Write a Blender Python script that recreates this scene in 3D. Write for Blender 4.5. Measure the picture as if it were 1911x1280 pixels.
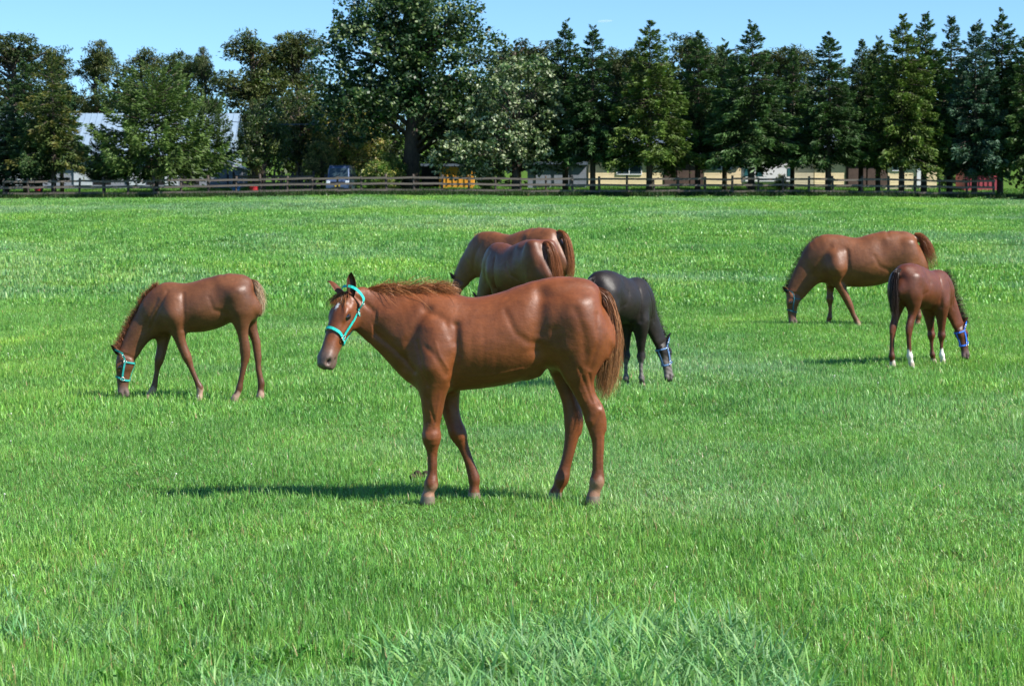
import bpy, math, random
import numpy as np
from mathutils import Vector, Matrix, Euler

# ------------------------------------------------------------------ camera, sky, sun, exposure
for o in list(bpy.data.objects):
    bpy.data.objects.remove(o)
SC = bpy.context.scene
COL = SC.collection
FPX, CX, CY, EYE = 3716.0, 955.5, 640.0, 1.70       # a 70 mm lens on a full frame, eye height in metres
PITCH = math.atan(200.0 / FPX)

cd = bpy.data.cameras.new('camera')
cam = bpy.data.objects.new('camera', cd)
COL.objects.link(cam)
cam.location = (0, 0, EYE)
cam.rotation_euler = (math.pi / 2 - PITCH, 0, 0)
cd.sensor_width = 36.0
cd.lens = 36.0 * FPX / 1911.0
cd.clip_start = 0.5
cd.clip_end = 6000
cd.dof.use_dof = True
cd.dof.focus_distance = 12.6
cd.dof.aperture_fstop = 9.5
SC.camera = cam

TOSUN = Vector((0.90, -0.40, 0.98)).normalized()
world = bpy.data.worlds.new('World')
SC.world = world
world.use_nodes = True
wn, wl = world.node_tree.nodes, world.node_tree.links
wn.clear()
sky = wn.new('ShaderNodeTexSky')
sky.sky_type = 'NISHITA'
sky.sun_disc = False
sky.sun_elevation = math.asin(TOSUN.z)
sky.sun_rotation = math.atan2(TOSUN.x, TOSUN.y)
sky.altitude = 1500
sky.air_density = 1.0
sky.dust_density = 0.0
sky.ozone_density = 2.2
bg = wn.new('ShaderNodeBackground')
bg.inputs['Strength'].default_value = 0.094
wo = wn.new('ShaderNodeOutputWorld')
tint = wn.new('ShaderNodeMix'); tint.data_type = 'RGBA'; tint.blend_type = 'MULTIPLY'; tint.inputs[0].default_value = 1.0
tint.inputs[7].default_value = (0.64, 0.87, 1.06, 1)     # the clear cyan-blue air of that morning
wl.new(sky.outputs[0], tint.inputs[6]); wl.new(tint.outputs[2], bg.inputs[0])
wl.new(bg.outputs[0], wo.inputs[0])

sd = bpy.data.lights.new('sun', 'SUN')
sd.energy = 5.0
sd.angle = math.radians(0.55)
sd.color = (1.0, 0.955, 0.88)
sun = bpy.data.objects.new('sun', sd)
COL.objects.link(sun)
sun.rotation_euler = (-TOSUN).to_track_quat('-Z', 'Y').to_euler()
sun.location = (30, -20, 40)

SC.view_settings.view_transform = 'Standard'
SC.view_settings.look = 'None'
SC.view_settings.exposure = 0.92
SC.view_settings.gamma = 1.0
SC.render.engine = 'CYCLES'
SC.cycles.max_bounces = 6
SC.cycles.transparent_max_bounces = 6
SC.cycles.use_denoising = True

RNG = np.random.default_rng(7)

# ------------------------------------------------------------------ helpers
def link(o, parent=None):
    COL.objects.link(o)
    if parent is not None:
        o.parent = parent
    return o

def tag(o, label=None, cat=None, group=None, kind=None):
    if label: o['label'] = label
    if cat: o['category'] = cat
    if group: o['group'] = group
    if kind: o['kind'] = kind
    return o

def empty(name, loc, rz=0.0):
    o = bpy.data.objects.new(name, None)
    o.empty_display_size = 0.2
    o.location = loc
    o.rotation_euler = (0, 0, rz)
    return link(o)

def mesh_np(name, V, F, mats, cols=None, smooth=True, mat_idx=None):
    """V (n,3); F list of (m,k) int arrays; cols (n,3) per vertex"""
    if not isinstance(F, (list, tuple)):
        F = [F]
    F = [f for f in F if len(f)]
    me = bpy.data.meshes.new(name)
    V = np.asarray(V, np.float32)
    me.vertices.add(len(V))
    me.vertices.foreach_set('co', V.ravel())
    tot = sum(f.shape[0] for f in F)
    li = np.concatenate([f.ravel() for f in F]).astype(np.int32)
    cnt = np.concatenate([np.full(f.shape[0], f.shape[1], np.int32) for f in F])
    st = np.concatenate([[0], np.cumsum(cnt)[:-1]]).astype(np.int32)
    me.loops.add(len(li))
    me.loops.foreach_set('vertex_index', li)
    me.polygons.add(tot)
    me.polygons.foreach_set('loop_start', st)
    me.polygons.foreach_set('loop_total', cnt)
    me.polygons.foreach_set('use_smooth', np.full(tot, smooth, bool))
    if mat_idx is not None:
        me.polygons.foreach_set('material_index', np.asarray(mat_idx, np.int32))
    if cols is not None:
        a = me.color_attributes.new('Col', 'FLOAT_COLOR', 'POINT')
        c4 = np.ones((len(V), 4), np.float32)
        c4[:, :3] = cols
        a.data.foreach_set('color', c4.ravel())
    for m in (mats if isinstance(mats, (list, tuple)) else [mats]):
        me.materials.append(m)
    me.update()
    me.validate()
    return me

def add(name, me, parent=None, loc=(0, 0, 0), rot=(0, 0, 0)):
    o = bpy.data.objects.new(name, me)
    o.location = loc
    o.rotation_euler = rot
    return link(o, parent)

class MB:
    """collects boxes, bars and lathes for ONE mesh"""
    def __init__(s):
        s.v, s.f = [], []
    def box(s, x0, x1, y0, y1, z0, z1):
        b = len(s.v)
        s.v += [(x, y, z) for z in (z0, z1) for y in (y0, y1) for x in (x0, x1)]
        s.f += [tuple(b + i for i in q) for q in ((0, 2, 3, 1), (4, 5, 7, 6), (0, 1, 5, 4), (2, 6, 7, 3), (0, 4, 6, 2), (1, 3, 7, 5))]
        return s
    def prism(s, pts, y0, y1):
        """polygon in x,z extruded along y"""
        b, n = len(s.v), len(pts)
        s.v += [(x, y0, z) for x, z in pts] + [(x, y1, z) for x, z in pts]
        s.f.append(tuple(b + i for i in range(n)))
        s.f.append(tuple(b + n + i for i in reversed(range(n))))
        for i in range(n):
            j = (i + 1) % n
            s.f.append((b + i, b + n + i, b + n + j, b + j))
        return s
    def tube(s, pts, rad, n=8):
        P = [Vector(p) for p in pts]
        b = len(s.v)
        for i, p in enumerate(P):
            t = (P[min(i + 1, len(P) - 1)] - P[max(i - 1, 0)]).normalized()
            a = Vector((1, 0, 0)) if abs(t.x) < 0.8 else Vector((0, 1, 0))
            u = t.cross(a).normalized()
            w = t.cross(u)
            r = rad[i] if hasattr(rad, '__len__') else rad
            for k in range(n):
                an = 2 * math.pi * k / n
                s.v.append(tuple(p + r * (math.cos(an) * u + math.sin(an) * w)))
        for i in range(len(P) - 1):
            for k in range(n):
                k2 = (k + 1) % n
                s.f.append((b + i * n + k, b + i * n + k2, b + (i + 1) * n + k2, b + (i + 1) * n + k))
        s.f.append(tuple(b + k for k in reversed(range(n))))
        s.f.append(tuple(b + (len(P) - 1) * n + k for k in range(n)))
        return s
    def mesh(s, name, mat, smooth=False):
        me = bpy.data.meshes.new(name)
        me.from_pydata(s.v, [], s.f)
        me.materials.append(mat)
        if smooth:
            me.polygons.foreach_set('use_smooth', [True] * len(me.polygons))
        me.update()
        return me
    def build(s, name, mat, parent=None, loc=(0, 0, 0), rot=(0, 0, 0), smooth=False, bevel=0.0):
        o = add(name, s.mesh(name, mat, smooth), parent, loc, rot)
        if bevel:
            m = o.modifiers.new('bevel', 'BEVEL')
            m.width = bevel
            m.segments = 2
            m.limit_method = 'ANGLE'
        return o

def ray(px, py):
    c = Vector(((px - CX) / FPX, -(py - CY) / FPX, -1.0))
    return (cam.rotation_euler.to_matrix() @ c).normalized()

def at(px, py, d):
    """the point seen at a pixel of the photograph, d metres ahead"""
    r = ray(px, py)
    return Vector((0, 0, EYE)) + r * (d / r.y)

def sp(x):
    return np.logaddexp(0, x)

def gz(x, y, fine=True):
    """height of the ground: flat meadow, then a gentle rise to the fence and the yard"""
    x = np.asarray(x, float); y = np.asarray(y, float)
    z = 0.0440 * 6 * sp((y - 37) / 6) + 0.026 * 2 * sp((y - 133) / 2) - 0.0655 * 3 * sp((y - 153) / 3)
    z = z - 0.22 * np.clip(np.abs(x) / 34, 0, 1.5) ** 2 * np.clip((y - 60) / 70, 0, 1)
    z = z + 0.30 * 4 * (sp((y - 192) / 4) - sp((y - 216) / 4))
    if fine:
        f = np.clip((y - 2) / 3, 0, 1)
        z = z + f * (0.018 * np.sin(1.3 * x + 0.7 * y) * np.sin(0.9 * y - 0.5 * x + 1) + 0.012 * np.sin(2.9 * x - 1.1) * np.sin(2.3 * y + x))
        g = np.clip((y - 30) / 20, 0, 1) * np.clip((140 - y) / 20, 0, 1)
        z = z + g * (0.09 * np.sin(0.23 * x + 0.31 * y) + 0.07 * np.sin(0.41 * y - 0.17 * x + 2))
    return z

# ------------------------------------------------------------------ materials
def new_mat(name):
    m = bpy.data.materials.new(name)
    m.use_nodes = True
    m.node_tree.nodes.clear()
    return m, m.node_tree.nodes, m.node_tree.links

def noise_fac(n, l, scale, detail=4, rough=0.6, coord='Object', stretch=None):
    tc = n.new('ShaderNodeTexCoord') if coord != 'Position' else n.new('ShaderNodeNewGeometry')
    src = tc.outputs[coord]
    if stretch:
        mp = n.new('ShaderNodeMapping')
        mp.inputs['Scale'].default_value = stretch
        l.new(src, mp.inputs[0])
        src = mp.outputs[0]
    t = n.new('ShaderNodeTexNoise')
    t.inputs['Scale'].default_value = scale
    t.inputs['Detail'].default_value = detail
    t.inputs['Roughness'].default_value = rough
    l.new(src, t.inputs['Vector'])
    return t.outputs['Fac']

def ramp(n, l, fac, stops):
    r = n.new('ShaderNodeValToRGB')
    e = r.color_ramp.elements
    while len(e) < len(stops):
        e.new(0.5)
    for i, (p, c) in enumerate(stops):
        e[i].position = p
        e[i].color = (*c, 1) if len(c) == 3 else c
    l.new(fac, r.inputs[0])
    return r.outputs['Color']

def mixc(n, l, mode, fac, a, b):
    m = n.new('ShaderNodeMix')
    m.data_type = 'RGBA'
    m.blend_type = mode
    for sock, v in ((m.inputs[0], fac), (m.inputs[6], a), (m.inputs[7], b)):
        if hasattr(v, 'is_linked'):
            l.new(v, sock)
        elif isinstance(v, (int, float)):
            sock.default_value = v
        else:
            sock.default_value = (*v, 1)
    return m.outputs[2]

def mat_plain(name, col, rough=0.7, var=0.25, scale=3.0, bump=0.0, metallic=0.0, spec=0.3, stretch=None, coat=0.0):
    m, n, l = new_mat(name)
    b = n.new('ShaderNodeBsdfPrincipled')
    o = n.new('ShaderNodeOutputMaterial')
    l.new(b.outputs[0], o.inputs[0])
    f = noise_fac(n, l, scale, stretch=stretch)
    lo = tuple(c * (1 - var) for c in col)
    hi = tuple(min(1, c * (1 + var)) for c in col)
    l.new(ramp(n, l, f, [(0.3, lo), (0.7, hi)]), b.inputs['Base Color'])
    b.inputs['Roughness'].default_value = rough
    b.inputs['Metallic'].default_value = metallic
    b.inputs['Specular IOR Level'].default_value = spec
    b.inputs['Coat Weight'].default_value = coat
    if bump:
        f2 = noise_fac(n, l, scale * 6, stretch=stretch)
        bp = n.new('ShaderNodeBump')
        bp.inputs['Strength'].default_value = bump
        bp.inputs['Distance'].default_value = 0.01
        l.new(f2, bp.inputs['Height'])
        l.new(bp.outputs[0], b.inputs['Normal'])
    return m

def mat_leaf(name, tint=(1, 1, 1), rough=0.5, trans=0.35, patch=None, spec=0.35, dry=False):
    """colour from the Col attribute of the leaves, part of the light passes through"""
    m, n, l = new_mat(name)
    at_ = n.new('ShaderNodeAttribute')
    at_.attribute_name = 'Col'
    col = mixc(n, l, 'MULTIPLY', 1.0, at_.outputs['Color'], tint)
    if patch:
        f = noise_fac(n, l, patch, 3, 0.55, 'Position', stretch=(1.0, 0.55, 1.0))
        col = mixc(n, l, 'MULTIPLY', 1.0, col, ramp(n, l, f, [(0.30, (0.72, 0.80, 0.78)), (0.5, (1, 1, 1)), (0.70, (1.30, 1.14, 0.95))]))
        f2 = noise_fac(n, l, patch * 0.37, 4, 0.6, 'Position', stretch=(1.0, 0.7, 1.0))
        blue = mixc(n, l, 'MULTIPLY', 1.0, col, (1.30, 1.06, 2.3))
        col = mixc(n, l, 'MIX', ramp(n, l, f2, [(0.49, (0, 0, 0)), (0.62, (1, 1, 1))]), col, blue)
        f3 = noise_fac(n, l, patch * 3.1, 3, 0.6, 'Position', stretch=(1.0, 0.5, 1.0))
        col = mixc(n, l, 'MULTIPLY', 1.0, col, ramp(n, l, f3, [(0.34, (0.72, 0.80, 0.74)), (0.5, (1, 1, 1)), (0.68, (1.16, 1.08, 1.0))]))
    if not patch:
        oi = n.new('ShaderNodeObjectInfo')
        col = mixc(n, l, 'MULTIPLY', 1.0, col, ramp(n, l, oi.outputs['Random'], [(0.0, (0.82, 0.9, 0.95)), (1.0, (1.18, 1.1, 0.95))]))
    b = n.new('ShaderNodeBsdfPrincipled')
    l.new(col, b.inputs['Base Color'])
    b.inputs['Roughness'].default_value = rough
    b.inputs['Specular IOR Level'].default_value = spec
    t = n.new('ShaderNodeBsdfTranslucent')
    l.new(mixc(n, l, 'MULTIPLY', 1.0, col, (1.12, 1.3, 0.75)), t.inputs['Color'])
    mx = n.new('ShaderNodeMixShader')
    mx.inputs[0].default_value = trans
    o = n.new('ShaderNodeOutputMaterial')
    l.new(b.outputs[0], mx.inputs[1])
    l.new(t.outputs[0], mx.inputs[2])
    l.new(mx.outputs[0], o.inputs[0])
    return m

M_BARK = mat_plain('bark', (0.075, 0.058, 0.045), 0.9, 0.45, 4.0, 0.6, stretch=(3, 3, 0.6))
# ------------------------------------------------------------------ the ground
def ground_material():
    m, n, l = new_mat('meadow_soil')
    b = n.new('ShaderNodeBsdfPrincipled')
    o = n.new('ShaderNodeOutputMaterial')
    f = noise_fac(n, l, 0.35, 6, 0.65)
    c1 = ramp(n, l, f, [(0.3, (0.060, 0.120, 0.018)), (0.55, (0.085, 0.165, 0.026)), (0.75, (0.11, 0.19, 0.040))])
    f2 = noise_fac(n, l, 9.0, 5, 0.7)
    c2 = mixc(n, l, 'MULTIPLY', 1.0, c1, ramp(n, l, f2, [(0.35, (0.45, 0.5, 0.45)), (0.65, (1.15, 1.1, 1.0))]))
    l.new(c2, b.inputs['Base Color'])
    b.inputs['Roughness'].default_value = 0.9
    b.inputs['Specular IOR Level'].default_value = 0.1
    bp = n.new('ShaderNodeBump')
    bp.inputs['Strength'].default_value = 0.8
    bp.inputs['Distance'].default_value = 0.05
    l.new(noise_fac(n, l, 14.0, 5, 0.7), bp.inputs['Height'])
    l.new(bp.outputs[0], b.inputs['Normal'])
    l.new(b.outputs[0], o.inputs[0])
    return m

ys = np.concatenate([np.arange(-12, 4, 2.0), np.arange(4, 44, 0.3), np.arange(44, 160, 1.5), [165, 175, 186, 190, 194, 198, 203, 208, 213, 218, 224, 260, 400, 700, 1500, 4000]])
xs = np.arange(0, 16, 0.4)
xs = np.concatenate([xs, np.arange(16, 60, 2.0), [70, 90, 140, 250, 600, 1500, 4000]])
xs = np.concatenate([-xs[:0:-1], xs])
GX, GY = np.meshgrid(xs, ys)
GV = np.stack([GX, GY, gz(GX, GY)], -1).reshape(-1, 3)
nx, ny = len(xs), len(ys)
ii = (np.arange(ny - 1)[:, None] * nx + np.arange(nx - 1)[None]).ravel()
add('meadow_ground', mesh_np('meadow_ground', GV, np.stack([ii, ii + 1, ii + nx + 1, ii + nx], 1), ground_material()))['kind'] = 'structure'

# ------------------------------------------------------------------ grass: real blades, in patches that are set out many times
def blades(n, size, h0, h1, w0, w1, seed, lean=0.5, colour=(0.09, 0.21, 0.03), hue=0.25, seg=2, flat=0.0, dead=0.03, pale=0.0):
    r = np.random.default_rng(seed)
    rad = size * np.sqrt(r.random(n)) * 0.5
    th = r.random(n) * 2 * np.pi
    bx, by = rad * np.cos(th), rad * np.sin(th)
    h = h0 + (h1 - h0) * r.random(n) ** 1.3
    w = w0 + (w1 - w0) * r.random(n)
    az = r.random(n) * 2 * np.pi
    ln = np.abs(r.normal(0, lean, n)) + flat
    ln = np.minimum(ln, 1.75)
    tw = az + np.pi / 2 + r.normal(0, 0.5, n)
    sx, sy = np.cos(tw), np.sin(tw)
    ts = np.linspace(0, 1, seg + 1)
    V, C = [], []
    tip = r.random(n)
    base = np.array(colour)[None] * (1 + hue * (r.random((n, 1)) * 2 - 1))
    base = base * (1 + 0.16 * (r.random((n, 3)) * 2 - 1) * np.array([1.3, 0.6, 1.0]))
    dd = r.random(n) < dead
    base[dd] = np.array([0.30, 0.24, 0.11]) * (0.7 + 0.6 * r.random((dd.sum(), 1)))
    pp = r.random(n) < pale
    base[pp] = np.array([0.20, 0.36, 0.12]) * (0.8 + 0.4 * r.random((pp.sum(), 1)))
    for t in ts:
        out = h * np.sin(ln * t) * t * 0.9
        up = h * np.cos(ln * t * 0.9) * t
        cx, cy, cz = bx + out * np.cos(az), by + out * np.sin(az), up - 0.01
        ww = w * (1 - t ** 1.6) * 0.5
        if t < 1:
            V.append(np.stack([cx - sx * ww, cy - sy * ww, cz], 1)); C.append(base)
            V.append(np.stack([cx + sx * ww, cy + sy * ww, cz], 1)); C.append(base)
        else:
            V.append(np.stack([cx, cy, cz], 1)); C.append(base)
    V = np.concatenate(V); C = np.concatenate(C)
    k = np.arange(n)
    Q = [np.stack([k + 2 * s * n, k + (2 * s + 1) * n, k + (2 * s + 3) * n, k + (2 * s + 2) * n], 1) for s in range(seg - 1)]
    T = np.stack([k + 2 * (seg - 1) * n, k + (2 * seg - 1) * n, k + 2 * seg * n], 1)
    return V, [np.concatenate(Q), T] if Q else [T], np.clip(C, 0.002, 1)

def scatter(name, protos, pts, rot, scl, idx, label, cat):
    """one object of stuff: a cloud of points, a patch set on each by geometry nodes"""
    src = bpy.data.collections.new(name + '_patches')
    for i, me in enumerate(protos):
        src.objects.link(bpy.data.objects.new('%s_patch_%02d' % (name, i), me))
    me = bpy.data.meshes.new(name)
    me.vertices.add(len(pts))
    me.vertices.foreach_set('co', np.asarray(pts, np.float32).ravel())
    a = me.attributes.new('rot', 'FLOAT_VECTOR', 'POINT'); a.data.foreach_set('vector', np.asarray(rot, np.float32).ravel())
    a = me.attributes.new('scl', 'FLOAT_VECTOR', 'POINT'); a.data.foreach_set('vector', np.asarray(scl, np.float32).ravel())
    a = me.attributes.new('idx', 'INT', 'POINT'); a.data.foreach_set('value', np.asarray(idx, np.int32))
    me.update()
    o = add(name, me)
    ng = bpy.data.node_groups.new(name + '_nodes', 'GeometryNodeTree')
    ng.interface.new_socket('Geometry', in_out='INPUT', socket_type='NodeSocketGeometry')
    ng.interface.new_socket('Geometry', in_out='OUTPUT', socket_type='NodeSocketGeometry')
    N, L = ng.nodes, ng.links
    gi, go = N.new('NodeGroupInput'), N.new('NodeGroupOutput')
    ci = N.new('GeometryNodeCollectionInfo')
    ci.inputs['Collection'].default_value = src
    ci.inputs['Separate Children'].default_value = True
    ci.inputs['Reset Children'].default_value = True
    ip = N.new('GeometryNodeInstanceOnPoints')
    ip.inputs['Pick Instance'].default_value = True
    def na(nm, ty):
        q = N.new('GeometryNodeInputNamedAttribute'); q.data_type = ty; q.inputs['Name'].default_value = nm
        return q.outputs['Attribute']
    L.new(gi.outputs[0], ip.inputs['Points'])
    L.new(ci.outputs[0], ip.inputs['Instance'])
    L.new(na('idx', 'INT'), ip.inputs['Instance Index'])
    L.new(na('rot', 'FLOAT_VECTOR'), ip.inputs['Rotation'])
    L.new(na('scl', 'FLOAT_VECTOR'), ip.inputs['Scale'])
    L.new(ip.outputs[0], go.inputs[0])
    md = o.modifiers.new('patches', 'NODES')
    md.node_group = ng
    return tag(o, label, cat, kind='stuff')

def field_pts(d0, d1, step, margin, rng):
    ys_ = np.arange(d0, d1, step)
    P = []
    for y in ys_:
        hw = y * 0.262 + margin
        x = np.arange(-hw, hw, step)
        P.append(np.stack([x, np.full_like(x, y)], 1))
    P = np.concatenate(P)
    return P + rng.uniform(-0.5, 0.5, P.shape) * step

def lumps(x, y):
    """where the sward stands taller"""
    v = np.sin(1.7 * x + 0.6 * np.sin(0.9 * y)) * np.sin(1.15 * y + 0.8 * np.sin(1.3 * x) + 1.0)
    v = v + 0.7 * np.sin(3.7 * x + 2 + np.sin(2.1 * y)) * np.sin(2.9 * y - 1.3)
    return v

G1 = (0.172, 0.365, 0.074)
M_GRASS = mat_leaf('grass_blade', rough=0.40, trans=0.30, patch=0.22, spec=0.36)
pro = []
for s in range(6):      # near patches
    V, F, C = blades(250, 0.42, 0.03, 0.085, 0.003, 0.0070, 100 + s, 0.90, G1, 0.50, 3, 0.12, 0.04, 0.10)
    if s >= 4:           # patches with clover and broad leaves
        V2, F2, C2 = blades(40, 0.40, 0.02, 0.05, 0.012, 0.02, 150 + s, 0.9, (0.075, 0.23, 0.03), 0.2, 2, 0.5, 0.0)
        n0 = len(V)
        V = np.concatenate([V, V2]); C = np.concatenate([C, C2]); F = F + [f + n0 for f in F2]
    pro.append(mesh_np('near_patch', V, F, M_GRASS, C))
for s in range(4):      # middle patches
    V, F, C = blades(260, 0.85, 0.04, 0.10, 0.005, 0.011, 200 + s, 0.75, G1, 0.42, 2, 0.08, 0.02, 0.05)
    pro.append(mesh_np('middle_patch', V, F, M_GRASS, C))
for s in range(4):      # far patches
    V, F, C = blades(330, 2.2, 0.06, 0.15, 0.02, 0.04, 300 + s, 0.55, G1, 0.26, 2, 0.05, 0.01, 0.04)
    pro.append(mesh_np('far_patch', V, F, M_GRASS, C))

gr = np.random.default_rng(11)
A = field_pts(6.2, 18, 0.19, 1.6, gr)
B = field_pts(18, 44, 0.33, 2.5, gr)
Cc = field_pts(41, 134.2, 0.80, 4.0, gr)
P2 = np.concatenate([A, B, Cc])
nA, nB, nC = len(A), len(B), len(Cc)
lv = lumps(P2[:, 0], P2[:, 1])
hs = 1 + 0.34 * lv + 0.15 * gr.normal(size=len(P2))
near = np.clip((9.5 - P2[:, 1]) / 3.0, 0, 1)             # longer towards the hedge of rough grass in front
hs = np.clip(hs * (1 + 0.9 * near), 0.5, 2.6)
rot = np.stack([gr.normal(0, 0.05, len(P2)), gr.normal(0, 0.05, len(P2)), gr.random(len(P2)) * 6.283], 1)
wd = 1 + 0.15 * gr.normal(size=len(P2))
scl = np.stack([wd, wd, hs], 1)
idx = np.concatenate([gr.integers(0, 6, nA), gr.integers(6, 10, nB), gr.integers(10, 14, nC)])
idx[:nA] = np.where((lv[:nA] > 0.55), gr.integers(4, 6, nA), gr.integers(0, 4, nA))
pts = np.column_stack([P2, gz(P2[:, 0], P2[:, 1])])
scatter('short_grass', pro, pts, rot, scl, idx, 'short bright green pasture grass covering the meadow', 'grass')

# the coarse blue-green tussock at the very front and weeds beside it
G2 = (0.165, 0.340, 0.125)
M_GRASS2 = mat_leaf('coarse_grass_blade', rough=0.50, trans=0.32, patch=None, spec=0.3)
pro2 = []
for s in range(5):
    V, F, C = blades(52, 0.30, 0.10, 0.27, 0.009, 0.020, 400 + s, 1.0, G2, 0.34, 6, 0.40, 0.03, 0.20)
    pro2.append(mesh_np('coarse_tuft', V, F, M_GRASS2, C))
for s in range(3):
    V, F, C = blades(16, 0.16, 0.07, 0.15, 0.020, 0.034, 420 + s, 0.8, (0.075, 0.22, 0.028), 0.2, 5, 0.35, 0.0)
    pro2.append(mesh_np('weed_rosette', V, F, M_GRASS2, C))
tp, ti, ts_ = [], [], []
for (x0, x1, y0, y1, n, hh, kinds) in (
        (-0.42, 1.02, 6.6, 7.9, 300, .92, (0, 5)), (0.0, 0.95, 7.8, 8.35, 60, 0.85, (0, 5)), (-1.1, -0.3, 6.6, 7.5, 90, 0.6, (0, 5)),
        (-2.3, -1.0, 6.6, 8.2, 70, 0.55, (0, 8)), (0.9, 2.4, 6.6, 7.4, 44, 0.5, (0, 8)), (-2.6, -1.6, 8.0, 10.0, 50, 0.5, (0, 5)),
        (-1.7, -0.2, 7.0, 8.2, 26, 0.9, (5, 8)), (0.2, 0.9, 7.3, 8.0, 10, 0.9, (5, 8)), (1.2, 2.2, 7.6, 9.2, 18, 0.7, (5, 8)), (1.3, 2.5, 7.6, 9.4, 30, 0.45, (0, 5)),
        (-3.0, 3.0, 8.5, 17.0, 70, 0.42, (0, 8))):
    for _ in range(n):
        x, y = gr.uniform(x0, x1), gr.uniform(y0, y1)
        tp.append((x, y, float(gz(x, y)) - 0.005)); ti.append(gr.integers(*kinds))
        q = hh * gr.uniform(0.75, 1.2); ts_.append((q, q, q * gr.uniform(0.8, 1.1)))
scatter('coarse_grass', pro2, tp, [(0, 0, a) for a in gr.random(len(tp)) * 6.283], ts_, ti,
        'coarse long blue-green grass tussock and weeds in the foreground', 'tall grass')

# clover heads
def flower_mesh(name, col, r):
    mb = MB()
    for i in range(9):
        a, e = gr.random() * 6.283, gr.random() * 1.5
        d = Vector((math.cos(a) * math.cos(e), math.sin(a) * math.cos(e), math.sin(e))) * r * 0.6
        mb.tube([d * 0.2 + Vector((0, 0, 0.07)), d + Vector((0, 0, 0.07)), d * 1.5 + Vector((0, 0, 0.07))], [r * 0.3, r * 0.42, r * 0.12], 5)
    mb.tube([(0, 0, -0.01), (0.004, 0, 0.035), (0, 0, 0.07)], 0.0012, 4)
    return mb.mesh(name, mat_plain(name, col, 0.8, 0.15, 40))
FL = [flower_mesh('white_clover_head', (0.72, 0.70, 0.62), 0.010), flower_mesh('pink_clover_head', (0.48, 0.30, 0.24), 0.009)]
fp = np.concatenate([field_pts(7.2, 20, 1.05, 0, gr), field_pts(20, 40, 1.25, 0, gr)])
fp = fp[gr.random(len(fp)) < 0.38]
fs = np.where(fp[:, 1] > 20, 1.0, .8) * gr.uniform(0.6, 1.1, len(fp))
scatter('clover_flowers', FL, np.column_stack([fp, gz(fp[:, 0], fp[:, 1])]), np.stack([gr.normal(0, .2, len(fp)), gr.normal(0, .2, len(fp)), gr.random(len(fp)) * 6], 1),
        np.stack([fs] * 3, 1), (gr.random(len(fp)) < 0.35).astype(int), 'tiny white and pinkish clover flowers dotted through the grass', 'clover')
# ------------------------------------------------------------------ horses: one smooth surface grown from tubes, then sculpted
def catmull(P, m):
    P = np.asarray(P, float)
    Q = np.vstack([2 * P[0] - P[1], P, 2 * P[-1] - P[-2]])
    out = []
    for i in range(1, len(Q) - 2):
        for t in np.arange(m) / m:
            a, b, c, d = Q[i - 1], Q[i], Q[i + 1], Q[i + 2]
            out.append(0.5 * (2 * b + (c - a) * t + (2 * a - 5 * b + 4 * c - d) * t * t + (3 * b - a - 3 * c + d) * t ** 3))
    out.append(P[-1])
    return np.array(out)

class Tube:
    """elliptic tube: rows (x, y, z, side radius, radius towards ref, radius away from ref)"""
    def __init__(s, rows, ref, k=0.05, m=3, cap=1.0):
        R = catmull(rows, m) if m > 1 else np.asarray(rows, float)
        s.P, s.R, s.k, s.cap = R[:, :3], np.maximum(R[:, 3:6], 0.004), k, cap
        T = np.gradient(s.P, axis=0)
        T /= np.linalg.norm(T, axis=1, keepdims=True)
        ref = np.broadcast_to(np.asarray(ref, float), T.shape)
        U = ref - (ref * T).sum(1, keepdims=True) * T
        U /= np.linalg.norm(U, axis=1, keepdims=True)
        s.T, s.U, s.S = T, U, np.cross(U, T)
        s.lo, s.hi = (s.P - s.R.max(1)[:, None]).min(0), (s.P + s.R.max(1)[:, None]).max(0)
    def dist(s, X):
        best = np.full(len(X), 9.0, np.float32)
        for i in range(len(s.P) - 1):
            a, ab = s.P[i], s.P[i + 1] - s.P[i]
            L2 = (ab * ab).sum()
            rel = X - a.astype(np.float32)
            t = np.clip(rel @ ab.astype(np.float32) / L2, 0, 1)
            rel = rel - t[:, None] * ab.astype(np.float32)
            r = s.R[i] + 0.0
            dr = s.R[i + 1] - s.R[i]
            U = (s.U[i] + s.U[i + 1]) / 2; S = (s.S[i] + s.S[i + 1]) / 2; T = (s.T[i] + s.T[i + 1]) / 2
            u, v, w = rel @ S.astype(np.float32), rel @ U.astype(np.float32), rel @ T.astype(np.float32)
            ru = r[0] + dr[0] * t
            rv = np.where(v > 0, r[1] + dr[1] * t, r[2] + dr[2] * t)
            rw = np.minimum(ru, rv) * s.cap
            k0 = np.sqrt((u / ru) ** 2 + (v / rv) ** 2 + (w / rw) ** 2)
            k1 = np.sqrt((u / ru ** 2) ** 2 + (v / rv ** 2) ** 2 + (w / rw ** 2) ** 2) + 1e-6
            best = np.minimum(best, k0 * (k0 - 1) / k1)
        return best

def smin(a, b, k):
    h = np.maximum(k - np.abs(a - b), 0) / k
    return np.minimum(a, b) - h * h * k * 0.25

def sdf_at(tubes, X):
    X = np.asarray(X, np.float32)
    f = np.full(len(X), 1.0, np.float32)
    for t in tubes:
        f = smin(f, t.dist(X), t.k)
    return f

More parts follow.
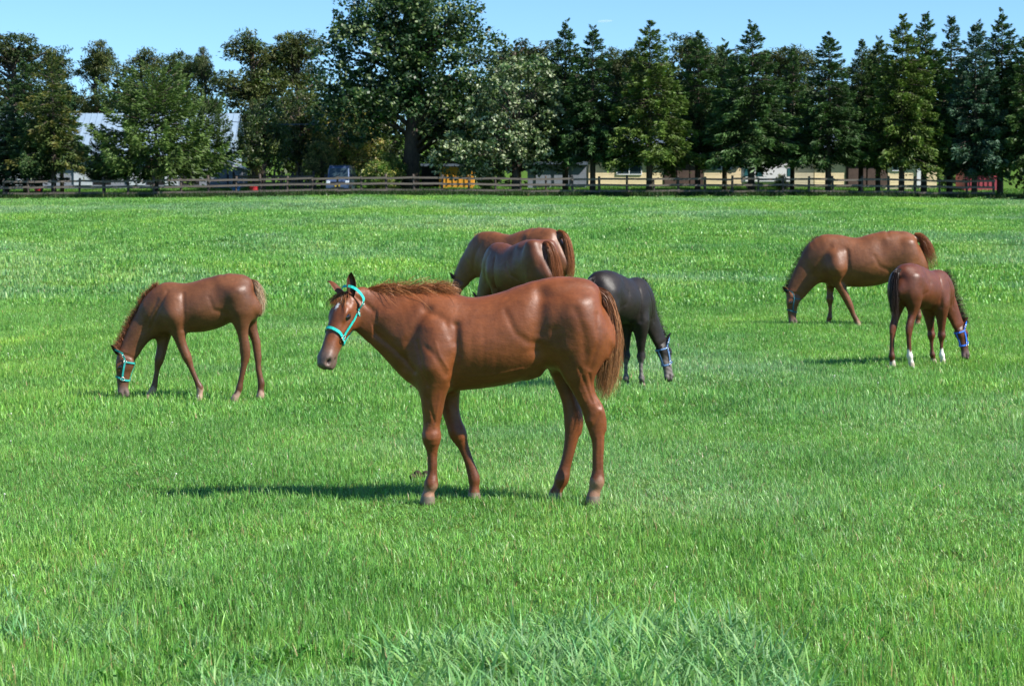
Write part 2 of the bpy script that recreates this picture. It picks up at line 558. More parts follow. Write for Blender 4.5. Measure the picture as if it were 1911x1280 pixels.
def surface(tubes, h):
    lo = np.min([t.lo for t in tubes], 0) - 3 * h
    hi = np.max([t.hi for t in tubes], 0) + 3 * h
    n = np.ceil((hi - lo) / h).astype(int) + 1
    F = np.full(n, 0.5, np.float32)
    ax = [(lo[i] + np.arange(n[i]) * h).astype(np.float32) for i in range(3)]
    for t in tubes:
        m = t.k + 2.5 * h
        i0 = np.maximum(((t.lo - m - lo) / h).astype(int), 0)
        i1 = np.minimum(((t.hi + m - lo) / h).astype(int) + 2, n)
        sl = tuple(slice(a, b) for a, b in zip(i0, i1))
        X = np.stack(np.meshgrid(*[ax[i][sl[i]] for i in range(3)], indexing='ij'), -1)
        sh = X.shape[:3]
        F[sl] = smin(F[sl], t.dist(X.reshape(-1, 3)).reshape(sh), t.k)
    # surface nets
    s = F < 0
    c = [s[a:n[0] - 1 + a, b:n[1] - 1 + b, d:n[2] - 1 + d] for a in (0, 1) for b in (0, 1) for d in (0, 1)]
    cnt = sum(q.astype(np.int8) for q in c)
    act = (cnt > 0) & (cnt < 8)
    ids = np.full(act.shape, -1, np.int64)
    I = np.argwhere(act)
    ids[act] = np.arange(len(I))
    acc = np.zeros((len(I), 3)); num = np.zeros(len(I))
    off = [np.array((a, b, d)) for a in (0, 1) for b in (0, 1) for d in (0, 1)]
    for a in off:
        for axis in range(3):
            if a[axis] == 0:
                b = a.copy(); b[axis] = 1
                fa = F[tuple((I + a).T)]; fb = F[tuple((I + b).T)]
                x = (fa < 0) != (fb < 0)
                t = np.where(x, fa / np.where(x, fa - fb, 1), 0)
                acc[x] += (a + (b - a) * t[:, None])[x]
                num[x] += 1
    V = lo + (I + acc / num[:, None]) * h
    faces = []
    for axis in range(3):
        sa = [slice(None)] * 3; sb = [slice(None)] * 3
        sa[axis] = slice(0, -1); sb[axis] = slice(1, None)
        d = s[tuple(sa)] != s[tuple(sb)]
        E = np.argwhere(d)
        o1, o2 = [(1, 2), (2, 0), (0, 1)][axis]
        E = E[(E[:, o1] > 0) & (E[:, o2] > 0) & (E[:, o1] < n[o1] - 1) & (E[:, o2] < n[o2] - 1)]
        inside = s[tuple(E.T)]
        q = []
        for da, db in ((-1, -1), (0, -1), (0, 0), (-1, 0)):
            G = E.copy(); G[:, o1] += da; G[:, o2] += db
            q.append(ids[tuple(G.T)])
        q = np.stack(q, 1)
        q[~inside] = q[~inside][:, ::-1]
        faces.append(q)
    return V, np.concatenate(faces)

def vnormals(V, Fq):
    a = np.cross(V[Fq[:, 2]] - V[Fq[:, 0]], V[Fq[:, 3]] - V[Fq[:, 1]])
    N = np.zeros_like(V)
    for i in range(4):
        np.add.at(N, Fq[:, i], a)
    return N / (np.linalg.norm(N, axis=1, keepdims=True) + 1e-12)

def relax(V, Fq, it=2, f=0.5):
    for _ in range(it):
        A = np.zeros_like(V); c = np.zeros(len(V))
        for i in range(4):
            j = (i + 1) % 4
            np.add.at(A, Fq[:, i], V[Fq[:, j]]); np.add.at(A, Fq[:, j], V[Fq[:, i]])
            np.add.at(c, Fq[:, i], 1); np.add.at(c, Fq[:, j], 1)
        V = V + f * (A / c[:, None] - V)
    return V

def poly_dist(X, P):
    P = np.asarray(P, float)
    d = np.full(len(X), 9.0)
    for a, b in zip(P[:-1], P[1:]):
        ab = b - a
        t = np.clip((X - a) @ ab / (ab @ ab), 0, 1)
        d = np.minimum(d, np.linalg.norm(X - a - t[:, None] * ab, axis=1))
    return d

class Head:
    """head frame: s along the face from the poll, y to the left, z towards the forehead; in head lengths"""
    def __init__(s, poll, h, L, hint=(1, 0, 0.3)):
        s.o = np.array(poll, float)
        h = np.array(h, float); s.h = h / np.linalg.norm(h)
        s.L = L
        d = np.array(hint, float); d = d - (d @ s.h) * s.h
        s.d = d / np.linalg.norm(d)
        s.y = np.cross(s.d, s.h)
    def p(s, a, y, z):
        return s.o + s.L * (a * s.h + y * s.y + z * s.d)
    def loc(s, X):
        r = (X - s.o) / s.L
        return np.stack([r @ s.h, r @ s.y, r @ s.d], 1)
    def tubes(s, jaw=1.0):
        rows = [(0.00, -0.02, .095, .080, .13), (.10, -0.01, .125, .105, .21), (.22, 0, .142, .118, .275), (.34, 0, .142, .116, .255), (.46, -.005, .120, .106, .210),
                (.58, -.012, .106, .098, .180), (.70, -.02, .098, .090, .158), (.80, -.028, .098, .086, .142), (.89, -.034, .100, .082, .126), (.965, -.048, .088, .072, .108)]
        L = s.L
        T = [Tube([(*s.p(a, 0, z), w * L, u * L, d * L * jaw) for a, z, w, u, d in rows], s.d, 0.03, 3, .6)]
        for sg in (-1, 1):
            q = lambda rows, k=.02: Tube([(*s.p(a, sg * y, z), w * L, u * L, u * L) for a, y, z, w, u in rows], s.d, k, 2)
            T.append(q([(.13, .062, -.10, .050, .13), (.24, .070, -.12, .052, .155), (.34, .062, -.11, .046, .12)]))      # cheek
            T.append(q([(.25, .108, .052, .030, .034), (.31, .125, .050, .034, .036), (.37, .112, .040, .028, .030)]))      # brow over the eye
            T.append(q([(.36, .095, -.045, .024, .022), (.48, .084, -.055, .020, .020), (.58, .070, -.060, .016, .016)]))   # face ridge
            T.append(q([(.83, .066, -.018, .034, .040), (.90, .074, -.022, .037, .050), (.955, .056, -.040, .030, .042)]))  # nostril wing
        T.append(Tube([(*s.p(a, 0, z), w * L, u * L, u * L) for a, z, w, u in [(.80, -.140, .050, .034), (.88, -.168, .058, .042), (.935, -.166, .052, .034)]], s.d, .018, 2))   # chin and lower lip
        return T

def ear_geo(base, tip, face, width, col_out, col_in):
    """a cupped ear; face = the way the opening looks"""
    base, tip, face = np.array(base), np.array(tip), np.array(face, float)
    ax = tip - base; L = np.linalg.norm(ax); ax = ax / L
    f = face - (face @ ax) * ax; f /= np.linalg.norm(f)
    sd = np.cross(ax, f)
    nv, nu = 12, 11
    V, C = [], []
    for lay in (0, 1):
        for i in range(nv):
            v = i / (nv - 1)
            r = 0.5 * width * (0.62 + 1.15 * v - 0.25 * v * v) * (1 - v ** 3.2) ** 0.8 + 0.0012
            r = r * (0.90 if lay else 1.0)
            op = 1.35 + 0.9 * (1 - v) - 0.25 * v
            cen = base + ax * L * v + f * (0.12 * width * math.sin(v * 3.0) - 0.10 * width * v)
            for j in range(nu):
                a = (j / (nu - 1) * 2 - 1) * op
                V.append(cen + r * (math.sin(a) * sd * 0.9 - math.cos(a) * f) + ax * (-0.10 * width * abs(math.sin(a))) )
                dk = 0.45 if (v > 0.86) else 1.0
                C.append(np.array(col_in if lay else col_out) * dk)
    F = []
    for lay in (0, 1):
        for i in range(nv - 1):
            for j in range(nu - 1):
                b = lay * nv * nu + i * nu + j
                q = (b, b + 1, b + nu + 1, b + nu)
                F.append(q if lay else q[::-1])
    for i in range(nv - 1):
        for j in (0, nu - 1):
            a, b = i * nu + j, nv * nu + i * nu + j
            q = (a, a + nu, b + nu, b)
            F.append(q if j == 0 else q[::-1])
    return np.array(V), np.array(F), np.array(C)

def ribbons(paths, widths, cols, rng, tipfrac=0.15):
    """paths (n,m,3): tapered hair locks; cols (n,m,3)"""
    n, m, _ = paths.shape
    T = np.gradient(paths, axis=1)
    T /= np.linalg.norm(T, axis=2, keepdims=True) + 1e-9
    rv = rng.normal(size=(n, 1, 3))
    S = np.cross(T, np.broadcast_to(rv, T.shape))
    S /= np.linalg.norm(S, axis=2, keepdims=True) + 1e-9
    t = np.linspace(0, 1, m)[None, :, None]
    w = np.asarray(widths)[:, None, None] * 0.5 * (1 - (1 - tipfrac) * t ** 2)
    V = np.stack([paths - S * w, paths + S * w], 2).reshape(-1, 3)
    C = np.repeat(cols[:, :, None, :], 2, 2).reshape(-1, 3)
    k = (np.arange(n)[:, None] * m + np.arange(m - 1)[None]).ravel() * 2
    return V, np.stack([k, k + 1, k + 3, k + 2], 1), C

def mat_coat(name, rough=0.45, spec=0.44, coat=0.0):
    m, n, l = new_mat(name)
    a = n.new('ShaderNodeAttribute'); a.attribute_name = 'Col'
    f = noise_fac(n, l, 7.0, 4, 0.6)
    c = mixc(n, l, 'MULTIPLY', 1.0, a.outputs['Color'], ramp(n, l, f, [(0.3, (0.76, 0.74, 0.72)), (0.7, (1.20, 1.20, 1.18))]))
    fh = noise_fac(n, l, 60.0, 5, 0.7, stretch=(0.35, 1.0, 1.0))
    c = mixc(n, l, 'MULTIPLY', 1.0, c, ramp(n, l, fh, [(0.35, (0.88, 0.88, 0.88)), (0.65, (1.10, 1.09, 1.06))]))
    b = n.new('ShaderNodeBsdfPrincipled')
    l.new(c, b.inputs['Base Color'])
    fr = noise_fac(n, l, 11.0, 4, 0.6)
    rr = n.new('ShaderNodeMapRange')
    l.new(fr, rr.inputs['Value'])
    rr.inputs['To Min'].default_value = rough - 0.07
    rr.inputs['To Max'].default_value = rough + 0.13
    l.new(rr.outputs[0], b.inputs['Roughness'])
    b.inputs['Specular IOR Level'].default_value = spec
    b.inputs['Coat Weight'].default_value = coat
    b.inputs['Coat Roughness'].default_value = 0.38
    b.inputs['Sheen Weight'].default_value = 0.0
    b.inputs['Sheen Roughness'].default_value = 0.4
    # fine hair and soft creases of the skin
    f1 = noise_fac(n, l, 150.0, 3, 0.7, stretch=(0.3, 1.0, 0.8))
    b1 = n.new('ShaderNodeBump'); b1.inputs['Strength'].default_value = 0.55; b1.inputs['Distance'].default_value = 0.002
    l.new(f1, b1.inputs['Height'])
    f2 = noise_fac(n, l, 13.0, 3, 0.5)
    b2 = n.new('ShaderNodeBump'); b2.inputs['Strength'].default_value = 0.25; b2.inputs['Distance'].default_value = 0.02
    l.new(f2, b2.inputs['Height']); l.new(b1.outputs[0], b2.inputs['Normal'])
    l.new(b2.outputs[0], b.inputs['Normal'])
    o = n.new('ShaderNodeOutputMaterial'); l.new(b.outputs[0], o.inputs[0])
    return m

def mat_hair(name):
    m, n, l = new_mat(name)
    a = n.new('ShaderNodeAttribute'); a.attribute_name = 'Col'
    b = n.new('ShaderNodeBsdfPrincipled')
    l.new(a.outputs['Color'], b.inputs['Base Color'])
    b.inputs['Roughness'].default_value = 0.45
    t = n.new('ShaderNodeBsdfTranslucent'); l.new(a.outputs['Color'], t.inputs['Color'])
    mx = n.new('ShaderNodeMixShader'); mx.inputs[0].default_value = 0.3
    o = n.new('ShaderNodeOutputMaterial')
    l.new(b.outputs[0], mx.inputs[1]); l.new(t.outputs[0], mx.inputs[2]); l.new(mx.outputs[0], o.inputs[0])
    return m

M_COAT = mat_coat('horse_coat')
M_COATB = mat_coat('dark_horse_coat', 0.46, 0.30, 0.0)
M_HAIR = mat_hair('horse_hair')
M_EYE = mat_plain('eye', (0.012, 0.008, 0.006), 0.06, 0.1, 3, spec=0.7, coat=0.6)
M_METAL = mat_plain('halter_metal', (0.62, 0.60, 0.56), 0.25, 0.1, 8, metallic=1.0)

def strap(tubes, H, path, width, mat, name, parent, lift=0.004, n=None, thick=0.003, tubes2=None):
    """webbing laid on the skin: path of (s, angle deg from the forehead round the left cheek)"""
    P = catmull(np.array(path, float), 8)
    cen = np.array([H.p(a, 0, -0.03 if a > .05 else -0.05) for a, _ in P])
    ang = np.radians(P[:, 1])
    D = np.cos(ang)[:, None] * H.d + np.sin(ang)[:, None] * H.y
    lo = np.zeros(len(P)); hi = np.full(len(P), 0.45 * H.L)
    ts = np.linspace(0, 1, 60)
    X = cen[:, None] + D[:, None] * (ts[None, :, None] * hi[:, None, None])
    f = sdf_at(tubes, X.reshape(-1, 3)).reshape(len(P), 60)
    r = np.array([hi[i] * ts[np.argmax(f[i] > 0)] if (f[i] > 0).any() else 0.2 * H.L for i in range(len(P))])
    if tubes2:
        f = sdf_at(tubes2, X.reshape(-1, 3)).reshape(len(P), 60)
        r2 = np.array([hi[i] * ts[np.argmax(f[i] > 0)] if (f[i] > 0).any() else r[i] for i in range(len(P))])
        wgt = np.clip((.16 - P[:, 0]) / .10, 0, 1)
        r = r * (1 - wgt) + np.maximum(r, r2) * wgt
    rs = r.copy()
    for _ in range(3):
        rs[1:-1] = (rs[:-2] + rs[1:-1] + rs[2:]) / 3
        rs = np.maximum(rs, r)
    C = cen + D * (rs + lift)[:, None]
    T = np.gradient(C, axis=0); T /= np.linalg.norm(T, axis=1, keepdims=True)
    S = np.cross(T, D); S /= np.linalg.norm(S, axis=1, keepdims=True)
    Nn = np.cross(S, T)
    Nn *= np.sign((Nn * D).sum(1))[:, None]
    w = width / 2
    V = np.stack([C - S * w, C + S * w, C + S * w + Nn * thick, C - S * w + Nn * thick], 1).reshape(-1, 3)
    F = []
    for i in range(len(C) - 1):
        for k in range(4):
            k2 = (k + 1) % 4
            F.append((4 * i + k, 4 * i + k2, 4 * i + 4 + k2, 4 * i + 4 + k))
    F = np.array(F + [(3, 2, 1, 0), tuple(4 * (len(C) - 1) + k for k in range(4))])
    add(name, mesh_np(name, V, F, mat, smooth=False), parent)
    return C, D, T

def ring_mesh(c, nrm, r, rt, name, mat, parent, square=False):
    nrm = Vector(nrm).normalized()
    u = nrm.orthogonal().normalized(); w = nrm.cross(u)
    mb = MB()
    N = 16 if not square else 4
    pts = [Vector(c) + r * (math.cos(2 * math.pi * (k + .5 * square) / N) * u + math.sin(2 * math.pi * (k + .5 * square) / N) * w) for k in range(N)]
    for a, b in zip(pts, pts[1:] + pts[:1]):
        mb.tube([a, b], rt, 6)
    return mb.build(name, mat, parent, smooth=True)

def make_halter(tubes, alltubes, H, mat, parent, buckles=True, width=0.018):
    hal = bpy.data.objects.new('halter', None); link(hal, parent)
    N = .575
    C, D, T = strap(tubes, H, [(.60, -180), (.60, -140), (N + .005, -105), (N - .03, -60), (N - .045, 0), (N - .03, 60), (N + .005, 105), (.60, 140), (.60, 180)], width, mat, 'noseband', hal)
    for sg in (-1, 1):
        c1, d1, _ = strap(tubes, H, [(N + .005, sg * 105), (.46, sg * 106), (.34, sg * 110), (.20, sg * 116)], width, mat, 'cheek_strap', hal)
        c2, d2, _ = strap(tubes, H, [(.20, sg * 116), (.12, sg * 108), (.03, sg * 88), (-.03, sg * 50), (-.045, sg * 18), (-.045, 0)], width, mat, 'crown_strap', hal, lift=0.006, tubes2=alltubes)
        c3, d3, _ = strap(tubes, H, [(.20, sg * 116), (.215, sg * 140), (.225, sg * 165), (.225, sg * 180)], width * .9, mat, 'throat_strap', hal)
        if buckles:
            ring_mesh(c1[0] + d1[0] * .006, d1[0], .017, .0032, 'ring', M_METAL, hal)
            ring_mesh(c2[0] + d2[0] * .006, d2[0], .014, .0030, 'ring', M_METAL, hal)
            ring_mesh(c2[11] + d2[11] * .006, d2[11], .017, .0026, 'buckle', M_METAL, hal, True)
    ch, dh, _ = strap(tubes, H, [(.60, 180), (.50, 180), (.38, 180), (.225, 180)], width * .9, mat, 'chin_strap', hal)
    return hal

def leg_rows(rows, s, cx, y0, side_y, forward=1, sidefac=None):
    """pixel rows (x, y, half width fore-aft [, side/fore ratio]) of a leg in a picture facing left -> tube rows"""
    out = []
    top = rows[0][1]; bot = rows[-1][1]
    for r in rows:
        t = (r[1] - top) / (bot - top)
        ys = side_y[0] + (side_y[1] - side_y[0]) * min(1, t * 1.6)
        rf = r[2] / s
        rs = rf * (r[3] if len(r) > 3 else 0.85)
        out.append(((cx - r[0]) / s, ys, (y0 - r[1]) / s, rs, rf, rf))
    return out
# ------------------------------------------------------------------ the herd
class Trace:
    """side view measured in the photograph: pixels of a horse facing left -> metres, x forward, z up"""
    def __init__(s, cx, y0, sc):
        s.cx, s.y0, s.s = cx, y0, sc
    def xz(s, px, py):
        return (s.cx - px) / s.s, (s.y0 - py) / s.s
    def torso(s, rows):
        return [((s.cx - x) / s.s, 0, (s.y0 - (t + b) / 2) / s.s, w, (b - t) / 2 / s.s, (b - t) / 2 / s.s) for x, t, b, w in rows]
    def neck(s, rows):
        return [((s.cx - x) / s.s, yy, (s.y0 - y) / s.s, w, r / s.s, r / s.s) for x, y, r, w, yy in rows]
    def leg(s, rows, ya, yb):
        return leg_rows(rows, s.s, s.cx, s.y0, (ya, yb))

def shear(rows, top_dx, foot_dx, k=1.0, y=None, x0=0.0, z0=0.0):
    """take a leg measured once and stand it elsewhere"""
    zt = rows[0][2]
    out = []
    for (x, yy, z, a, b, c) in rows:
        t = 1 - z / zt
        ny = yy if y is None else y[0] + (y[1] - y[0]) * min(1, t * 1.5)
        out.append((x * k + top_dx + (foot_dx - top_dx) * t, ny, z * k, a * k, b * k, c * k))
    return out

def make_horse(name, label, cat, group, tr, torso, neck, head, legs, sculpt, coat, hair, tail, loc, rz,
               voxel=0.012, extra=(), halter=None, mat=None, paint=None, mane=None, forelock=None, ears=None, mirror=False, buckles=True, seed=1, ear_size=1.0, jaw=1.0):
    rng = np.random.default_rng(seed)
    mat = mat or M_COAT
    H = head
    tubes = [Tube(torso, (0, 0, 1), 0.05, 3, 0.35)]
    nk = Tube(neck, (0.2, 0, 1) if neck[-1][2] > 0.8 * neck[0][2] else (1, 0, 0.35), 0.13, 3)
    for L in legs:
        tubes.append(Tube(L, (1, 0, 0), 0.055, 3, 0.7))
    for L in legs[2:]:                 # the tendon that runs down to the point of the hock
        q = [r for r in L if .33 * L[0][2] < r[2] < .62 * L[0][2]]
        tubes.append(Tube([(r[0] - r[4] * (.45 + .45 * i / (len(q) - 1)), r[1], r[2], r[3] * .34, r[4] * .30, r[4] * .30) for i, r in enumerate(q)], (1, 0, 0), .022, 2))
    tubes += list(extra)
    tubes.append(nk)
    ht = H.tubes(jaw)
    ht[0].k = 0.028
    tubes += ht
    V, F = surface(tubes, voxel)
    V = relax(V, F, 2, 0.45)
    hs_ = H.loc(V)
    soft = np.clip((V[:, 2] - .42 * torso[3][2] * 1.0) / .12, 0, 1) * ~((hs_[:, 0] > -.02) & (np.abs(hs_[:, 1]) < .3) & (np.abs(hs_[:, 2]) < .45))
    V = V + (relax(V, F, 14, 0.5) - V) * soft[:, None]
    N = vnormals(V, F)
    disp = np.zeros(len(V))
    ls = H.loc(V)
    onhead = (ls[:, 0] > 0.06) & (ls[:, 0] < 1.15) & (np.abs(ls[:, 1]) < 0.25) & (np.abs(ls[:, 2]) < 0.38)
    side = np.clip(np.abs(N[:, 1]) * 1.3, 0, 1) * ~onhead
    xz = V[:, [0, 2]]
    for it in sculpt:
        if it[0] == 'g':
            c = np.array(tr.xz(*it[1])); r = np.array(it[2])
            disp += it[3] * np.exp(-(((xz - c) / r) ** 2).sum(1)) * side
        else:
            P = np.array([tr.xz(*p) for p in it[1]])
            disp += it[3] * np.exp(-(poly_dist(xz, P) / it[2]) ** 2) * side
    la = ls.copy(); la[:, 1] = np.abs(la[:, 1])
    def hg(c, r):
        return np.exp(-(((la - np.array(c)) / np.array(r)) ** 2).sum(1))
    nost = hg((.93, .092, -.020), (.034, .05, .028))
    eye = hg((.325, .14, .010), (.058, .07, .040))
    mouth = np.exp(-(poly_dist(la * [1, .25, 1], [(1.03, .012, -.118), (.93, .016, -.118), (.85, .018, -.108)]) / .014) ** 2) * (la[:, 2] < -.05)
    disp += H.L * (-.075 * nost - .020 * eye - .030 * mouth * (la[:, 0] > .75))
    jl = np.exp(-(poly_dist(la[:, [0, 2]], [(.03, .02), (.06, -.12), (.11, -.24), (.19, -.31)]) / .030) ** 2) * np.abs(N @ H.y) * (la[:, 1] < .3)
    disp += H.L * -.020 * jl
    disp += H.L * -.016 * hg((.42, .10, -.005), (.08, .06, .035)) + H.L * -.014 * hg((.16, .115, .055), (.05, .06, .035))
    V = V + N * disp[:, None]
    # colours of hide, skin and horn
    base = np.array(coat['base'])
    C = np.tile(base, (len(V), 1))
    def blend(w, c):
        nonlocal C
        w = np.clip(w, 0, 1)[:, None]
        C = C * (1 - w) + w * np.array(c)
    z = V[:, 2]
    legz = coat.get('leg_z', 0.42)
    wv_ = .5 + .5 * np.sin(V[:, 0] * 5.1 + 2 * np.sin(z * 6)) * np.sin(z * 7.3 + V[:, 0] * 2)
    blend(.35 * wv_ * ~onhead, base * np.array((1.30, 1.30, 1.20)))        # sun-bleached patches of the hide
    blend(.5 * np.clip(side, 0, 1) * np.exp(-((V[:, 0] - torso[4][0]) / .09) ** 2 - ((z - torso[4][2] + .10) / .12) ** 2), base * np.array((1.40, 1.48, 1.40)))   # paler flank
    blend(np.clip((legz - z) / 0.25, 0, 1) * 0.75, coat.get('leg', base * 0.6))
    muz = np.clip((ls[:, 0] - .66) / .2, 0, 1) * onhead
    blend(muz * 0.9, coat.get('muzzle', (0.10, 0.075, 0.065)))
    if paint:
        for f in paint:
            w, c = f(V, ls, onhead)
            blend(w, c)
    for i, L in enumerate(legs):
        foot = np.array(L[-1][:3])
        near_ = (np.abs(V[:, 0] - foot[0]) < 0.16) & (np.abs(V[:, 1] - foot[1]) < 0.07)
        if i in coat.get('socks', {}):
            hgt, cc = coat['socks'][i]
            wob = 0.012 * np.sin(V[:, 0] * 90) + 0.010 * np.sin(V[:, 1] * 120)
            nr = (np.abs(V[:, 1] - foot[1]) < 0.075) & (np.abs(V[:, 0] - foot[0]) < 0.30)
            blend(((hgt + wob - z) / 0.02 + .5) * nr, cc)
        blend((0.055 - z) / 0.006 * near_, coat.get('hoof', (0.16, 0.125, 0.09)))
    blend(np.clip(nost * 1.6 - .25, 0, 1), (0.012, 0.009, 0.008))
    blend(np.clip(eye * 1.6 - .35, 0, 1) * 0.85, (0.02, 0.014, 0.012))
    blend(mouth * 0.7 * (la[:, 0] > .75), (0.04, 0.025, 0.022))
    # ears
    Fs = [F]
    for sg in (1, -1):
        e = (ears or {}).get(sg) or dict(base=(.035, .072, .045), dir=(-.55, .22, .62), face=(.75, .65, .1))
        eb = H.p(e['base'][0], sg * e['base'][1], e['base'][2])
        dv = e['dir'][0] * H.h + sg * e['dir'][1] * H.y + e['dir'][2] * H.d
        dv = dv / np.linalg.norm(dv)
        fc = e['face'][0] * H.h + sg * e['face'][1] * H.y + e['face'][2] * H.d
        ev, ef, ec = ear_geo(eb - dv * 0.02, eb + dv * 0.27 * H.L * ear_size, fc, 0.125 * H.L, base * 0.75, base * 0.30)
        Fs.append(ef + len(V)); V = np.concatenate([V, ev]); C = np.concatenate([C, ec])
    root = empty(name, loc, rz)
    tag(root, label, cat, group)
    my = np.array((1, -1 if mirror else 1, 1.0))
    body = add('body', mesh_np('body', V * my, [f[:, ::-1] if mirror else f for f in Fs], mat, np.clip(C, .003, .9)), root)
    # eyes
    for sg in (1, -1):
        c = H.p(.325, sg * .103, .010)
        mb = MB(); r = .056 * H.L; ex = -.6 * H.h - .75 * H.d; ex /= np.linalg.norm(ex)
        lat = [(math.sin(a), -math.cos(a)) for a in np.linspace(0, math.pi, 9)]
        mb.tube([c * my + ex * my * (q[1] * r * 1.35) for q in lat], [max(q[0], .03) * r * .9 for q in lat], 14)
        mb.build('eye', M_EYE, root, smooth=True)
    # mane
    def hair_cols(n, m, a, b, var):
        t = np.linspace(0, 1, m)[None, :, None]
        c = np.array(a)[None, None] * (1 - t) + np.array(b)[None, None] * t
        return np.clip(c * (1 + var * rng.uniform(-1, 1, (n, 1, 1))), .004, .9)
    if mane:
        n, m = int(mane['n'] * 1.7), 7
        P = nk.P; U = nk.U * nk.R[:, 1:2]
        t0, t1 = mane.get('span', (0.12, 1.0))
        tt = t0 + (t1 - t0) * rng.random(n)
        idx = tt * (len(P) - 1); i0 = np.minimum(idx.astype(int), len(P) - 2); fr = (idx - i0)[:, None]
        C0 = P[i0] * (1 - fr) + P[i0 + 1] * fr
        Up = U[i0] * (1 - fr) + U[i0 + 1] * fr
        Tn = nk.T[i0]
        un = Up / np.linalg.norm(Up, axis=1, keepdims=True)
        root_p = C0 + Up * 0.97 + np.stack([np.zeros(n), rng.normal(0, .010, n), np.zeros(n)], 1)
        # find the skin along the crest
        for _ in range(5):
            dd = sdf_at(tubes, root_p)
            root_p = root_p - un * dd[:, None]
        ln = mane['len'] * (0.55 + 0.6 * rng.random(n)) * (0.6 + 0.8 * np.interp(tt, [t0, (t0 + t1) * .45, t1], mane.get('prof', [1, 1, .55])))
        up, back, sidew, droop = mane['up'], mane['back'], mane['side'], mane['droop']
        d0 = un * (up + .25 * rng.normal(size=(n, 1))) - Tn * (back + .25 * rng.normal(size=(n, 1))) + np.array((0, 1.0, 0)) * (sidew + .22 * rng.normal(size=(n, 1)))
        d0 /= np.linalg.norm(d0, axis=1, keepdims=True)
        tq = np.linspace(0, 1, m)[None, :, None]
        wv = np.sin(tq * 5 + rng.random((n, 1, 1)) * 6) * .09 * tq * rng.normal(size=(n, 1, 3))
        path = root_p[:, None] - un[:, None] * .008 + ln[:, None, None] * (d0[:, None] * tq + wv + np.array((0, 0, -1.0)) * droop * tq ** 2 * (0.7 + .6 * rng.random((n, 1, 1))))
        v, f, c = ribbons(path, rng.uniform(.0018, .005, n) * mane.get('w', 1), hair_cols(n, m, hair[0], hair[1], .4), rng)
        add('mane', mesh_np('mane', v * my, f, M_HAIR, c), root)
    if forelock:
        n, m = forelock['n'], 6
        st = np.array([H.p(.02 + .04 * a, .05 * (b * 2 - 1), .085) for a, b in rng.random((n, 2))])
        di = np.array([forelock['dir'][0] * H.h + (forelock['dir'][1] + .35 * q) * H.y + forelock['dir'][2] * H.d for q in rng.normal(size=n)])
        tq = np.linspace(0, 1, m)[None, :, None]
        ln = forelock['len'] * (0.5 + .6 * rng.random(n))
        path = st[:, None] + ln[:, None, None] * (di[:, None] * tq + (H.h * .5 - H.d * .32)[None, None] * tq ** 2)
        v, f, c = ribbons(path, rng.uniform(.003, .008, n), hair_cols(n, m, hair[0], hair[1], .35), rng)
        add('forelock', mesh_np('forelock', v * my, f, M_HAIR, c), root)
    # tail
    n, m = int(tail['n'] * 1.6), 12
    G = catmull(tail['path'], 6)
    sidx = np.linspace(0, len(G) - 1, m)
    G = np.stack([np.interp(sidx, np.arange(len(G)), G[:, i]) for i in range(G.shape[1])], 1)
    a = rng.random(n) * 6.283; q = np.sqrt(rng.random(n))
    ox, oy = q * np.cos(a), q * np.sin(a)
    T = np.gradient(G[:, :3], axis=0); T /= np.linalg.norm(T, axis=1, keepdims=True)
    Sd = np.cross(T, (0, 1.0, 0)); Sd /= np.linalg.norm(Sd, axis=1, keepdims=True)
    lenf = 0.62 + .40 * rng.random(n)
    path = np.zeros((n, m, 3))
    for j in range(m):
        f_ = lenf * j
        i0 = np.minimum(f_.astype(int), m - 2); fr = (f_ - i0)[:, None]
        c = G[i0, :3] * (1 - fr) + G[i0 + 1, :3] * fr
        w = G[i0, 3] * (1 - fr[:, 0]) + G[i0 + 1, 3] * fr[:, 0]
        wy = G[i0, 4] * (1 - fr[:, 0]) + G[i0 + 1, 4] * fr[:, 0]
        path[:, j] = c + Sd[i0] * (ox * w)[:, None] + np.array((0, 1.0, 0)) * (oy * wy)[:, None]
    path += np.cumsum(rng.normal(0, tail.get('frizz', .004), path.shape), 1) * np.linspace(0, 1, m)[None, :, None]
    tc = hair_cols(n, m, tail['c0'], tail['c1'], tail.get('var', .4))
    mixv = rng.random((n, 1, 1)) < tail.get('dark', .25)
    tc = np.where(mixv, tc * .55, tc)
    v, f, c = ribbons(path, rng.uniform(.002, .0055, n) * tail.get('w', 1), tc, rng)
    add('tail', mesh_np('tail', v * my, f, M_HAIR, c), root)
    if halter:
        # webbing sits on the skin of the head and throat
        h = make_halter(ht, ht + [nk], H, halter, root, buckles)
        if mirror:
            h.scale = (1, -1, 1)
    return root

def star(c, r, col=(0.75, 0.72, 0.68)):
    def f(V, ls, onhead):
        q = ls - np.array(c)
        d = np.sqrt((q[:, 0] / r[0]) ** 2 + (q[:, 1] / r[1]) ** 2) + .25 * np.sin(q[:, 0] * 160 + q[:, 1] * 90)
        return np.clip((1 - d) * 4, 0, 1) * (ls[:, 2] > 0.02) * onhead, col
    return f

W = lambda c, s=1.0: tuple(x * s for x in c)
CH = np.array((0.158, 0.045, 0.0120))

